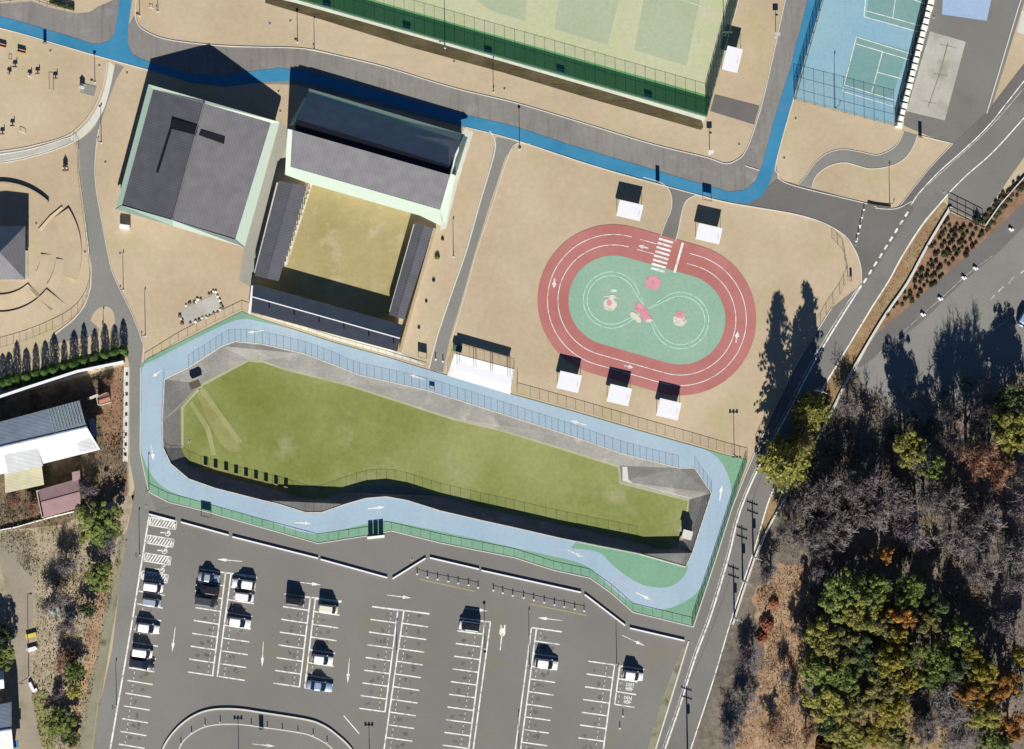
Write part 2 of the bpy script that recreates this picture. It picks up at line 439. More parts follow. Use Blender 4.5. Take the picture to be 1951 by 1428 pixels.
# pale worn margin at the foot of the northern slope and round the concrete apron
ribbon('field_edge', [(384,733),(470,687),(500,689),(536,702),(659,733),(762,766),(864,799),(960,822),(1062,853),(1180,890),(1183,919),(1313,954),(1309,987),(1297,1014)], .5, M['slope_edge'], DEPTH + .012)
ribbon('field_edge', [(345,854),(345,777),(384,733)], .4, M['slope_edge'], DEPTH + .012)
sheet('field_apron', [(1186,889),(1235,895),(1300,900),(1345,935),(1314,950),(1186,916)], M['pale_concrete'], DEPTH + .25)
sheet('field_apron', [(1213,893),(1296,897),(1300,917),(1222,909)], M['concrete'], DEPTH + .262)
sheet('field_ramp', [(1300,897),(1322,894),(1352,938),(1343,936)], M['mossy'], DEPTH + .9)
sheet('worn_strip', cat([(373,745),(392,742),(420,785),(452,838),(458,856),(445,862),(420,845),(395,800)], 3), ground('worn_turf_strip', (.20,.20,.07), (.25,.25,.10), .2, 1.5), DEPTH + .006)
for q in ([(386,738),(462,842),(452,846),(378,742)],[(366,764),(400,815),(412,868),(404,868),(392,820),(360,770)]):
    sheet('worn_strip', q, ground('pale_worn_strip', (.24,.245,.10), (.29,.29,.14), .2, 1.5), DEPTH + .012)

# ------------------------------------------------------------------ base ground (one sheet to the horizon)
BIG = 40000
sheet('ground', [(-BIG,-BIG),(BIG,-BIG),(BIG,BIG),(-BIG,BIG)], M['lawn'], 0.0, [RIM])

# ------------------------------------------------------------------ big areas  (z .004 steps)
Z1, Z2, Z3, Z4, Z5, Z6, Z7 = .012, .024, .036, .048, .060, .072, .084
# forest and scrub
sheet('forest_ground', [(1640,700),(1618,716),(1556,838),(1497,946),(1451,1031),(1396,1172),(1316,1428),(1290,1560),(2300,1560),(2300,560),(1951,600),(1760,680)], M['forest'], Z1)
sheet('leaf_litter_bank', jag([(1482,1075),(1545,1080),(1548,1180),(1535,1290),(1530,1345),(1575,1385),(1600,1440),(1520,1560),(1370,1560),(1395,1428),(1430,1330),(1462,1240),(1445,1190),(1435,1130)], 7, 14), M['litter'], Z2)
sheet('forest_clearing', jag([(1560,1340),(1640,1370),(1720,1350),(1800,1390),(1800,1470),(1560,1470)], 9, 16), M['verge'], Z2)
sheet('scrub_ground', [(-300,760),(0,757),(240,693),(246,760),(246,946),(256,943),(227,1066),(192,1240),(160,1428),(150,1560),(-300,1560)], M['scrub'], Z1)
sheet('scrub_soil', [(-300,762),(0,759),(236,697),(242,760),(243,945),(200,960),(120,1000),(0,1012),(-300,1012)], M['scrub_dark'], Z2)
sheet('leaf_verge', cat([(232,700),(238,760),(232,830),(205,850),(190,800),(185,765),(205,735),(212,712)], 4, True), M['bed'], Z3)
sheet('leaf_verge', cat([(196,1090),(210,1100),(190,1240),(160,1428),(155,1500),(115,1500),(130,1400),(152,1300),(165,1200)], 5, True), M['litter'], Z2)
sheet('dirt_track', jag([(-20,1010),(40,1010),(70,1080),(60,1200),(55,1290),(68,1370),(95,1440),(60,1500),(35,1428),(18,1310),(12,1200),(8,1100)], 2.5, 14), M['dirt'], Z2)
sheet('grass_patch', jag([(60,1330),(85,1310),(95,1360),(105,1428),(100,1500),(85,1440)], 3, 8), ground('olive_grass', (.2,.2,.08), (.25,.23,.11), .2, 1.5), Z3)
# east car yard
sheet('east_lot', [(1664,640),(1707,606),(1887,447),(1951,385),(2300,100),(2300,620)] + cat([(1951,700),(1935,718),(1912,722),(1900,752),(1880,748),(1868,772),(1848,765),(1835,798),(1815,786),(1800,812),(1776,790),(1760,806),(1738,782),(1720,798),(1700,770),(1690,782),(1668,748),(1650,752),(1640,722),(1628,712)], 3), M['light_asphalt'], Z2)
sheet('east_lot_edge', [(1664,640),(1707,606),(1887,447),(1951,372),(2300,60),(2300,100),(1951,432),(1896,487),(1840,533),(1760,610),(1690,665),(1640,700),(1633,700)], M['dark_asphalt'], Z3)
# main road
ROAD_R = [(1951,225),(1892,290),(1843,333),(1810,366),(1797,381),(1758,427),(1720,486),(1694,534),(1664,581),(1630,637),(1582,716),(1564,746),(1520,835),(1469,943),(1439,1041),(1396,1172),(1360,1293),(1316,1428),(1290,1510)]
ROAD_L = [(1951,150),(1887,236),(1835,287),(1792,325),(1753,366),(1741,378),(1737,384),(1700,440),(1641,545),(1594,619),(1546,700),(1505,780),(1451,880),(1411,972),(1388,1062),(1355,1172),(1326,1249),(1296,1344),(1267,1428),(1240,1510)]
road = [(2300,-260)] + ROAD_L[:5] + [(1741,378),(1707,397),(1671,396),(1653,388),(1480,342),(1430,388),(1530,410),(1600,440),(1630,475),(1641,510),(1642,542)] + \
       [(1584,588),(1520,690),(1475,780),(1429,884),(1396,964),(1365,1062),(1321,1193),(1312,1221),(1247,1428),(1220,1510)] + list(reversed(ROAD_R)) + [(2300,-160)]
sheet('road', road, M['asphalt'], Z2)
sheet('road_widening', [(1951,225),(2300,-160),(2300,20),(1951,300),(1885,395),(1878,430),(1805,395),(1810,366),(1843,333),(1892,290)], M['asphalt'], Z2 + .004)
sheet('road_shoulder', [(2100,-60),(1951,122),(1881,213),(1816,276),(1770,322),(1738,362),(1712,393),(1728,392),(1750,367),(1790,331),(1832,293),(1885,242),(1951,162),(2120,-60)], M['dark_asphalt'], Z3)
sheet('verge', [(1804,392),(1797,386),(1758,433),(1720,492),(1694,540),(1664,587),(1630,643),(1582,722),(1564,752),(1556,838),(1587,779),(1618,716),(1653,655),(1687,599),(1728,540),(1764,473),(1812,405)], M['verge'], Z4)
sheet('verge', [(1469,948),(1439,1046),(1451,1031),(1497,946)], M['verge'], Z4)
sheet('planting_bed', [(1805,404),(1870,432),(1887,447),(1707,606),(1664,640),(1618,716),(1653,655),(1687,599),(1728,540),(1764,473)], M['bed'], Z3)
sheet('planting_bed', [(1870,432),(1951,330),(2300,-50),(2300,30),(1951,385),(1887,447)], M['bed'], Z4)
# promenade, north
sheet('promenade', [(-300,-70),(0,8),(60,3),(90,14),(140,26),(170,24),(185,14),(205,-10),(1990,-800)][:7] + [(240,-10),(230,60),(247,45),(255,30),(262,45),(280,62),(320,77),(400,87),(440,91),(480,91),(530,91),(577,94),(650,109),(736,130),(864,167),(980,195),(1088,227),(1242,274),(1344,299),(1380,311),(1401,306),(1419,290),(1437,246),(1460,164),(1509,-60),
       (1600,-60),(1568,0),(1511,190),(1479,312),(1482,345),(1460,395),(1400,388),(1319,366),(1139,316),(980,268),(887,244),(562,162),(495,160),(280,134),(177,105),(95,83),(0,54),(-300,-26)], M['promenade'], Z1)
sheet('court_link_path', [(1362,180),(1447,202),(1437,238),(1353,212)], M['dark_asphalt'], Z2)
sheet('junction', [(1480,342),(1653,388),(1700,398),(1735,385),(1741,400),(1660,525),(1642,542),(1641,510),(1630,475),(1600,440),(1530,410),(1395,386),(1440,372),(1470,350)], M['dark_asphalt'], Z3)
BL = [(553,-60),(0,0)]
sheet('blue_path', [(-300,-45)] + [(0,31),(75,52),(150,75),(175,84),(192,84),(208,78),(218,66),(238,-60),(262,-60),(250,10),(244,55),(244,85),(252,104),(268,112),(284,118),(360,140),(420,145),(480,136),(530,130),(575,134),(700,168),(887,219),(980,241),(1088,277),(1216,315),(1319,346),(1390,366),(1420,362),(1440,345),(1452,315),(1474,230),(1506,128),(1539,0),(1552,-60),
       (1585,-60),(1568,0),(1511,190),(1479,307),(1468,345),(1452,375),(1425,388),(1390,385),(1319,367),(1139,317),(980,265),(887,241),(700,190),(600,163),(562,154),(495,157),(430,166),(360,157),(282,133),(177,104),(95,80),(0,53),(-300,-23)], M['blue_path'], Z4)
for k, pl in enumerate(([(-300,-22),(0,54),(95,81),(177,105),(282,134)], [(887,243),(980,267),(1139,319),(1319,369),(1390,387),(1530,412),(1600,442),(1628,475),(1640,510),(1641,540)], [(1568,-2),(1511,192),(1479,309),(1482,330),(1505,352),(1653,389),(1671,397),(1707,398),(1737,384)],
      [(1509,-60),(1460,165),(1437,247),(1419,291),(1401,307),(1380,312),(1344,300),(1242,275),(1088,228),(980,196),(864,168),(736,129),(650,108),(577,93),(480,90),(400,86),(320,76),(280,61),(262,45),(258,20),(264,-40)], [(1420,315),(1425,318),(1447,325)])):
    ribbon('kerb', cat(pl, 5), .16, M['kerb'], 0, .11)
# tennis-side yard and winding path
sheet('yard', [(1770,-100),(1740,60),(1720,200),(1722,240),(1770,260),(1816,276),(1884,222),(1951,5),(1990,-100)], M['asphalt'], Z1)
sheet('concrete_pad', [(1772,60),(1840,80),(1800,230),(1727,212)], M['concrete'], Z2)
ribbon('pad_joint', [(1806,82),(1792,135),(1780,170),(1768,205)], .22, M['mossy'], Z3)
sheet('blue_paving', [(1800,-100),(1795,28),(1880,40),(1910,-100)], M['pale_blue'], Z2)
ribbon('kerb', [(1990,-130),(1940,15),(1880,216)], .2, M['kerb'], 0, .12)
sheet('pale_slab', [(1947,20),(1938,62),(1951,66),(1990,70),(1990,20)], M['pale_concrete'], Z2)
sheet('winding_path', cat([(1722,250),(1712,272),(1695,287),(1670,296),(1640,290),(1605,285),(1575,293),(1552,312),(1535,336),(1521,352)], 6) + cat([(1547,358),(1553,338),(1570,322),(1590,313),(1615,311),(1650,321),(1675,321),(1705,314),(1728,298),(1742,275),(1748,258)], 6), M['light_asphalt'], Z2)
ribbon('kerb', cat([(1722,250),(1712,272),(1695,287),(1670,296),(1640,290),(1605,285),(1575,293),(1552,312),(1535,336),(1521,352)], 4), .12, M['kerb'], 0, .08)
ribbon('kerb', cat([(1547,358),(1553,338),(1570,322),(1590,313),(1615,311),(1650,321),(1675,321),(1705,314),(1728,298),(1742,275),(1748,258)], 4), .12, M['kerb'], 0, .08)
ribbon('kerb', [(1748,258),(1815,274),(1770,322),(1738,362),(1715,392)], .12, M['kerb'], 0, .08)
for a, b in (((1778,140),(1806,146)), ((1754,192),(1784,198)), ((1790,84),(1822,92))): ribbon('pad_joint', [a, b], .1, M['mossy'], Z3)
# clean paths through the lawn
sheet('park_path', [(946,262),(975,268),(986,272),(963,300),(930,400),(905,480),(880,570),(856,650),(844,710),(818,706),(835,640),(862,560),(890,480),(915,390),(935,310)], M['light_asphalt'], Z2)
ribbon('kerb', cat([(933,250),(943,268),(940,300),(912,395),(888,480),(860,560),(833,640),(817,704)], 4), .22, M['kerb'], 0, .08)
ribbon('kerb', cat([(1010,275),(985,274),(968,298),(935,400),(908,480),(883,570),(860,648)], 4), .14, M['kerb'], 0, .08)
sheet('oval_path', cat([(1262,352),(1277,368),(1279,400),(1268,425),(1258,452)], 5) + cat([(1286,462),(1292,435),(1299,400),(1308,380),(1330,371)], 5), M['asphalt'], Z2)
ribbon('kerb', cat([(1225,338),(1262,350),(1278,370),(1279,398),(1268,425),(1259,450)], 4), .14, M['kerb'], 0, .08)
ribbon('kerb', cat([(1330,371),(1309,381),(1300,402),(1293,436),(1287,460)], 4), .14, M['kerb'], 0, .08)
# west path network
sheet('west_path', cat([(220,122),(212,160),(196,205),(182,240),(160,262),(146,270)], 5) + [(150,285),(153,330),(163,410),(170,470),(175,510),(174,550),(162,585),(140,612),(105,640),(85,660),(180,640),(190,628)] + cat([(172,612),(180,595),(198,584),(214,592),(219,612),(217,640)], 4) + [(232,650),(240,668),(247,700),(247,880),(256,925),(256,943),(240,1020),(213,1241),(190,1344),(168,1500),(200,1500),(213,1428),(252,1190),(271,1062),(286,980),(300,975),(284,938),(270,880),(268,700),(273,657),(249,593),(223,540),(210,504),(195,427),(182,350),(182,295),(188,246),(205,195),(222,150),(236,128)], M['light_asphalt'], Z2)
sheet('pale_path', cat([(208,118),(200,165),(185,205),(160,240),(130,262),(80,277),(0,292),(-300,330)], 5) + cat([(-300,350),(0,310),(60,298),(110,283),(145,270),(172,248),(196,212),(208,175),(218,125)], 5), M['pale_concrete'], Z3)
for pl in ([(205,118),(196,165),(180,205),(155,238),(125,260),(75,275),(0,289),(-300,325)], [(-300,352),(0,311),(60,299),(110,284),(140,271)], [(-60,300),(0,294),(60,284),(135,261)]):
    ribbon('kerb', cat(pl, 4), .12, M['kerb'], 0, .1)
sheet('ramp_slab', [(0,297),(60,286),(133,262),(138,272),(112,281),(60,296),(0,308)], M['concrete'], Z4)
ribbon('kerb', cat([(150,285),(151,330),(161,410),(168,470),(173,510),(172,550),(160,583),(138,610),(103,637)], 4), .14, M['kerb'], 0, .12)
ribbon('kerb', cat([(188,246),(182,295),(182,350),(195,427),(210,504),(223,540),(249,593),(273,657),(272,690)], 4), .12, M['kerb'], 0, .1)
ribbon('kerb', [(268,700),(267,860),(276,905),(284,938),(320,957),(384,973),(500,1006),(606,1036),(703,1021),(746,1012)], .14, M['kerb'], 0, .12)
ribbon('kerb', [(746,1012),(839,1035),(980,1063),(1055,1087),(1124,1102),(1165,1131),(1206,1167),(1321,1195),(1365,1062),(1396,964),(1429,884),(1475,780),(1520,690),(1584,588)], .16, M['kerb'], 0, .12)
ribbon('kerb', [(1641,542),(1615,575)], .14, M['kerb'], 0, .1)
# verge along the west edge of the car park
sheet('mossy_gutter', [(243,1010),(235,1050),(213,1190),(186,1344),(165,1500),(140,1500),(158,1344),(186,1240),(205,1130),(228,1030)], M['mossy'], Z3)
ribbon('mossy_kerb', [(241,1030),(213,1200),(189,1344),(168,1500)], .3, M['mossy'], 0, .16)

# ------------------------------------------------------------------ car park
sheet('car_park', [(284,978),(300,972),(340,965),(384,975),(500,1005),(606,1036),(703,1020),(746,1011),(839,1034),(980,1062),(1055,1086),(1124,1101),(1165,1130),(1206,1166),(1321,1194),(1312,1221),(1247,1428),(1225,1510),(180,1510),(212,1428),(251,1190)], M['lot_asphalt'], Z3)
sheet('walkway', [(272,900),(284,934),(320,953),(384,969),(384,990),(284,990),(262,985),(250,945)], M['lot_asphalt'], Z1)
sheet('moss_strip', [(1300,1232),(1308,1236),(1250,1428),(1235,1470),(1222,1470),(1262,1330)], M['mossy'], Z4)
ribbon('kerb', [(1312,1222),(1249,1428),(1225,1510)], .3, M['kerb'], 0, .14)

# cycle course round the field: green margin with blue lane
COURSE_OUT = [(269,696),(266,854),(275,905),(284,938),(320,956),(384,972),(500,1005),(606,1034),(703,1019),(746,1011),(839,1033),(980,1061),(1055,1085),(1124,1100),(1165,1129),(1206,1165),(1319,1193),(1365,1062),(1396,964),(1424,877),(1380,867),(1319,849),(1216,820),(1114,790),(1011,761),(983,754),(960,746),(852,715),(813,705),(736,680),(634,652),(557,627),(484,604),(461,594),(410,619),(282,683)]
sheet('course_margin', COURSE_OUT, M['course_green'], Z5, [RIM])
BLUE = cat([(271,702),(270,760),(268,843),(274,875),(292,910),(325,937),(384,956),(500,990),(557,1009),(600,1018),(634,1014),(705,997),(736,993),(775,1000),(864,1018),(980,1044),(1052,1060),(1114,1077),(1155,1111),(1191,1141),(1229,1157),(1267,1161),(1306,1146),(1337,1118),(1357,1062),(1373,1012),(1391,956),(1393,931),(1385,900),(1367,872),(1340,856),(1319,850),(1216,821),(1114,791),(1011,762),(852,716),(736,681),(634,653),(557,628),(495,613),(461,608),(415,624),(300,683)], 3, True)
sheet('course_lane', BLUE, M['course'], Z6, [RIM])
sheet('course_margin', cat([(1088,1045),(1139,1052),(1160,1070),(1178,1086),(1203,1104),(1229,1116),(1267,1120),(1293,1109),(1309,1088),(1310,1078)], 4) + [(1306,1079),(1216,1054),(1139,1039),(1100,1031)], M['course_green'], Z7)
ribbon('course_kerb', RIM, .2, M['kerb'], -.02, .1, closed=True)

# ------------------------------------------------------------------ oval practice track
def stadium(r, n=28, c=((1169,573),(1296,609))):
    a0 = math.atan2(-(c[1][1] - c[0][1]), c[1][0] - c[0][0]); out = []
    for k in range(n + 1):
        t = a0 + math.pi / 2 + math.pi * k / n
        out.append((c[0][0] + r * math.cos(t), c[0][1] - r * math.sin(t)))
    for k in range(n + 1):
        t = a0 - math.pi / 2 + math.pi * k / n
        out.append((c[1][0] + r * math.cos(t), c[1][1] - r * math.sin(t)))
    return out
sheet('oval_track', stadium(145), M['red'], Z4)
sheet('oval_infield', stadium(86), M['mint'], Z5)
mk = MB()
for r in (106, 126):
    P = stadium(r, 40); P.append(P[0]); cur = []
    Q = []
    for a, b in zip(P, P[1:]):
        for k in range(8): Q.append((a[0] + (b[0] - a[0]) * k / 8, a[1] + (b[1] - a[1]) * k / 8))
    cur = []
    for q in Q + [(1270, 500)]:
        u = (q[0] - 1169) * .961 + (q[1] - 573) * .2756
        if q[1] < 540 and 50 < u < 112:
            if len(cur) > 1: ribbon_mb(mk, cur, .13, M['paint'], Z5 + .008)
            cur = []
        else: cur.append(q)
    if len(cur) > 1: ribbon_mb(mk, cur, .13, M['paint'], Z5 + .008)
# figure of eight
C1 = Vector((1165,572)); C2 = Vector((1296.5,611)); r8 = 50
dv = C2 - C1; th = math.acos(2 * r8 / dv.length); base = math.atan2(dv.y, dv.x)
def arc(c, r, a, b, n=40):
    return [(c.x + r * math.cos(a + (b - a) * k / n), c.y + r * math.sin(a + (b - a) * k / n)) for k in range(n + 1)]
for dr in (-3.7, 3.7):
    p = arc(C1, r8 + dr, base + th, base + 2 * math.pi - th)
    q = arc(C2, r8 - dr if False else r8 + dr, base + math.pi + th, base + math.pi - th + 2 * math.pi)
    ribbon_mb(mk, p, .14, M['mint_paint'], Z5 + .008); ribbon_mb(mk, q, .14, M['mint_paint'], Z5 + .008)
    e1 = p[0]; e2 = p[-1]; f1 = q[0]; f2 = q[-1]
    # crossing straights
    for e in (e1, e2):
        f = max((f1, f2), key=lambda s: abs(math.hypot(s[0] - e[0], s[1] - e[1])) if False else -abs((s[0] - e[0]) * (C1.x - e[0]) + (s[1] - e[1]) * (C1.y - e[1])))
        ribbon_mb(mk, [e, f], .14, M['mint_paint'], Z5 + .008)
ax = Vector((.961, .2756)); ay = Vector((-.2756, .961))
for k in range(8):                                            # crossing stripes
    c = Vector((1269, 459)) + Vector((-2.35, 8.2)) * k * .97
    ribbon_mb(mk, [tuple(c - ax * 14), tuple(c + ax * 14)], .42, M['paint'], Z5 + .012)
ribbon_mb(mk, [(1301, 463), (1285, 520)], .42, M['paint'], Z5 + .012)
def arrow(mb, x, y, ang, L, w=.35, mat='paint', z=Z7 + .01, head=.38, hw=2.6):
    """long road arrow centred at x, y on the map, ang counter-clockwise from east"""
    d = Vector((math.cos(R(ang)), -math.sin(R(ang)))); n = Vector((-d.y, d.x)); c = Vector((x, y))
    a = c - d * L / 2; h = c + d * (L / 2 - L * head); t = c + d * L / 2
    def P(v): return tuple(W(v.x, v.y, z))
    ws = w * 5
    mb.poly([P(a - n * ws * .55), P(h - n * ws), P(h + n * ws), P(a + n * ws * .55)][::-1], M[mat])
    mb.poly([P(h - n * ws * hw), P(t), P(h + n * ws * hw)][::-1], M[mat])
for x, y, a, L in ((1226,471,166,20),(1056,540,-95,19),(1404,642,80,22),(1198,699,-12,18)): arrow(mk, x, y, a, L, .35, z=Z5 + .012, head=.5)
def blob(mb, x, y, rx, ry, mat, z, rot=0, n=16, wob=.0):
    pts = []
    for k in range(n):
        t = 2 * math.pi * k / n; q = 1 + wob * math.cos(5 * t)
        u = rx * q * math.cos(t); v = ry * q * math.sin(t)
        pts.append(tuple(W(x + u * math.cos(rot) - v * math.sin(rot), y + u * math.sin(rot) + v * math.cos(rot), z)))
    mb.poly(pts[::-1], M[mat])
blob(mk, 1245, 539, 15, 14, 'pink_paint', Z5 + .02, wob=.08, n=30)
blob(mk, 1162, 581, 13, 12, 'cream_paint', Z5 + .02, wob=.06, n=30); blob(mk, 1161, 577, 5, 6, 'pink_paint', Z5 + .03)
blob(mk, 1166, 566, 7, 4, 'cream_paint', Z5 + .03); ribbon_mb(mk, [(1150,565),(1182,569)], .2, M['cream_paint'], Z5 + .026); blob(mk, 1169, 554, 7, 3, 'mint_paint', Z5 + .03)
blob(mk, 1295, 611, 13, 11, 'cream_paint', Z5 + .02, wob=.07, n=30); blob(mk, 1296, 600, 10, 7, 'pink_paint', Z5 + .03, wob=.1, n=30)
for a, b, rx, ry, ro in ((1220,588,12,9,.6),(1229,600,13,9,.9),(1234,608,10,7,.3),(1216,584,8,6,1.2)): blob(mk, a, b, rx, ry, 'pink_paint', Z5 + .03 + random.random() * .004, ro)
blob(mk, 1211, 605, 14, 6, 'cream_paint', Z5 + .04, .75); blob(mk, 1237, 611, 7, 3, 'cream_paint', Z5 + .045, -.2)
tag(mk.build('track_markings', fix=False), kind='structure')

# ------------------------------------------------------------------ north courts
sheet('court_ground', [(508,0),(480,-60),(1425,-60),(1345,226),(1338,234),(500,2)], M['pale_concrete'], Z1)
sheet('court_turf', [(541,-7),(560,-60),(1420,-60),(1405,0),(1345,224)], M['turf'], Z2)
sheet('turf_shadow_band', [(541,-8),(1345,222.5),(1355,184),(960,72),(640,-20),(600,-31)], M['turf_shadow'], Z3)  # windscreen's shadow painted onto the turf as a darker green band
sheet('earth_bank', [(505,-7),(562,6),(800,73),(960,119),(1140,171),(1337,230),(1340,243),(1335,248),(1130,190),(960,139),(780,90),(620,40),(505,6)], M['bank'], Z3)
for q in ([(905,-60),(905,0),(938,22),(1000,40),(1010,-60)], [(1075,-60),(1056,56),(1158,86),(1195,-60)], [(1238,-60),(1208,96),(1308,126),(1345,-60)]):
    sheet('worn_turf_patch', q, M['turf_patch'], Z3 + .004)
mk = MB()
ribbon_mb(mk, [(1270,-10),(1346,16),(1342,-10)], .12, M['mint_paint'], Z4)
tag(mk.build('court_line', fix=False), kind='structure')
# blue tennis court
sheet('tennis_surface', [(1567,-60),(1567,0),(1514,188),(1702,238),(1775,-60)], M['tennis_blue'], Z2)
sheet('tennis_court', [(1632,70),(1605,165),(1698,191),(1730,97)], M['tennis_green'], Z3)
sheet('tennis_court', [(1665,-60),(1650,32),(1745,60),(1775,-60)], M['tennis_green'], Z3)
mk = MB()
for l in ([(1632,70),(1605,175)], [(1632,71),(1738,104)], [(1631,84),(1734,115)], [(1607,162),(1706,192)], [(1604,174),(1702,203)], [(1681,100),(1661,176)], [(1671,138),(1716,150)],
          [(1655,-60),(1646,32)], [(1650,21),(1755,50)], [(1646,32),(1752,62)], [(1714,-60),(1701,34)], [(1725,-6),(1768,10)]):
    ribbon_mb(mk, l, .14, M['paint'], Z4)
tag(mk.build('tennis_lines', fix=False), kind='structure')

# ------------------------------------------------------------------ road paint
mk = MB(); za = Z4 + .012
ribbon_mb(mk, cat(ROAD_R, 4), .22, M['paint'], za)
ribbon_mb(mk, cat([(2300,-282),(1951,155),(1887,236),(1835,287),(1792,325),(1753,366),(1735,392)], 4), .2, M['paint'], za)
ribbon_mb(mk, cat([(1951,168),(1885,244),(1832,294),(1788,334),(1769,352)], 4), .12, M['paint_thin'], za)
P = (Vector((1730,404)), Vector((1645,540)))
for k in range(9):
    a = P[0].lerp(P[1], k / 8.6); b = P[0].lerp(P[1], k / 8.6 + .065)
    ribbon_mb(mk, [tuple(a), tuple(b)], .38, M['paint'], za)
ribbon_mb(mk, cat([(1641,545),(1594,619),(1546,700),(1505,780),(1451,880),(1411,972),(1388,1062),(1355,1172),(1326,1249),(1296,1344),(1267,1428),(1240,1510)], 4), .3, M['paint'], za)
ribbon_mb(mk, cat([(1635,545),(1588,619),(1540,700),(1499,780),(1446,880),(1406,972),(1383,1062),(1350,1172),(1321,1249),(1291,1344),(1261,1428)], 4), .14, M['paint_thin'], za)
for a, b in (((1951,515),(1944,522)), ((1932,527),(1922,540)), ((1912,546),(1902,556)), ((1895,562),(1886,572))): ribbon_mb(mk, [a, b], .2, M['paint_thin'], Z4)
ribbon_mb(mk, [(1951,590),(1905,620),(1880,640)], .12, M['paint_thin'], Z4)
for pl in ([(1892,487),(1857,512),(1835,530),(1790,572),(1757,600),(1668,680)],): ribbon_mb(mk, pl, .08, M['paint_thin'], Z4)
# stop studs across the side road
for k in range(7): ribbon_mb(mk, [(1646 - k * 2.6, 396 + k * 11.5), (1646 - k * 2.6, 401 + k * 11.5)], .3, M['paint' if k % 2 else 'mossy'], Z4 + .004)
tag(mk.build('road_markings', fix=False), kind='structure')

# course arrows
mk = MB()
for x, y, a, L in ((487,632,186,32),(299,712,-142,22),(795,719,160,32),(1102,806,163,32),(1373,942,82,36),(1097,1055,-24,34),(1226,1136,-27,32),(577,997,-4,32),(717,968,6,34),(290,862,-80,32)):
    arrow(mk, x, y, a, L, .3)
tag(mk.build('course_arrows', fix=False), kind='structure')

# car park paint
mk = MB(); zb = Z4 + .004
STOPS = []
def bays(x0, y0, sx, sy, n, dx, dy, col, stops=None, skip=()):
    for k in range(n):
        x = x0 + sx * k; y = y0 + sy * k
        if k not in skip:
            ribbon_mb(mk, [(x, y), (x + dx, y + dy)], .24, M['paint'], zb)
        if stops and k < n - 1:
            cx = x + sx / 2; cy = y + sy / 2
            for u in (-.22, .22):
                STOPS.append((cx + dx * stops + sx * u, cy + dy * stops + sy * u, col))
def line(a, b, w=.26): ribbon_mb(mk, [a, b], w, M['paint'], zb + .004)
line((284,985),(251,1190),.3); line((251,1190),(210,1428),.3); line((210,1428),(196,1510),.3)
bays(264.5,1126.6,-3.15,24.3,17,49,8,'west', .24)
line((430,1091),(405,1288)); line((440.5,1093),(414,1290)); line((419,1090),(489,1099),.24)
bays(430,1092,-2.9,24.5,9,-49,-7.5,'a', .22); bays(440.5,1094,-2.9,24.4,9,49,7.5,'b', .2)
line((591.5,1138),(570.5,1310)); line((601,1140),(580.5,1311)); line((542,1132),(651,1146),.24)
bays(591,1139,-2.95,24.3,8,-49,-7.2,'c', .22); bays(601,1141,-2.95,24.3,8,49,7.2,'d', .2)
line((758,1163),(733.5,1357)); line((769.5,1164),(730,1440)); line((709,1156),(818,1169.5),.24)
bays(758,1163,-3.05,24.2,9,-49,-6.8,'e', .24); bays(769.5,1163.5,-3.3,24.2,12,49,7,'f', .2)
line((924,1185),(893,1428)); line((893,1428),(885,1490)); line((934.3,1187),(901.6,1428)); line((901.6,1428),(893,1490)); line((875.7,1177.6),(935,1185.6),.24)
bays(923.5,1184.5,-3.1,24.2,12,-49,-6.5,'g', .3)
line((1012.5,1197),(981.8,1428)); line((981.8,1428),(973,1490)); line((1022,1199),(992,1428)); line((992,1428),(984,1490)); line((1012.6,1196),(1070.5,1204),.24)
bays(1022,1197.5,-3.1,24.1,12,48,6.8,'h', .2)
line((1171,1267),(1149.6,1428)); line((1149.6,1428),(1141,1490)); line((1181,1268.8),(1171,1342.7)); line((1178.6,1269),(1228,1276),.22)
bays(1170,1267,-3.2,24.3,10,-49,-6.8,'i', .28); bays(1180,1269,-3.1,24.4,4,38,6,'j', .18)
for x, y, a, L in ((438,1068,175,50),(331,1219,-97,48),(500.5,1247,-93,48),(664,1278,-94,48),(588,1112,-7,48),(761,1137,-7,48),(908,1162,-7,46),(1048,1180,173,48),(1207,1221,-25,48),(502,1420,-6,44)):
    arrow(mk, x, y, a, L, .2, z=zb + .008, head=.36, hw=3.2)
line((956,1212),(953,1239),.22)
blob(mk, 957, 1205, 6, 8, 'paint', zb + .008)
line((954,1200),(955,1191),.3); line((961,1201),(962,1191),.3)
line((655,1364),(685,1399),.2)
# hatched zones and wheelchair marks
def hatch(x, y):
    ex = Vector((49.5, 8)); ey = Vector((-2.3, 15)); o = Vector((x, y))
    c = [o, o + ex, o + ex + ey, o + ey]
    for a, b in zip(c, c[1:] + c[:1]): ribbon_mb(mk, [tuple(a), tuple(b)], .22, M['paint'], zb + .008)
    for k in range(-1, 9):
        u0 = .10 + k * .11; u1 = u0 + .13
        a = o + ex * min(max(u0, .03), .97) + ey * .95; b = o + ex * min(max(u1, .03), .97) + ey * .05
        if (b - a).length > 6: ribbon_mb(mk, [tuple(a), tuple(b)], .26, M['paint'], zb + .008)
    # crossed panel of the first part
for x, y in ((287,986),(282,1020),(276.5,1054),(271,1088)): hatch(x, y)
def chair_mark(x, y):
    """wheelchair symbol, head to the west"""
    z = zb + .01
    P = lambda pts, w=.2: ribbon_mb(mk, [(x + a * 1.0, y + b * 1.0) for a, b in pts], w, M['paint'], z)
    P([(-2,5),(3,6.5),(6.5,4),(7,0),(5,-3.5),(2,-5)]); P([(-8,0),(-2,0),(3,1),(4,-5),(9,-7)], .24); P([(-2,0),(-1,5)], .2)
    blob(mk, x - 10, y, 1.6, 1.6, 'paint', z)
for x, y in ((317,1015),(311,1049),(306,1085)): chair_mark(x, y)
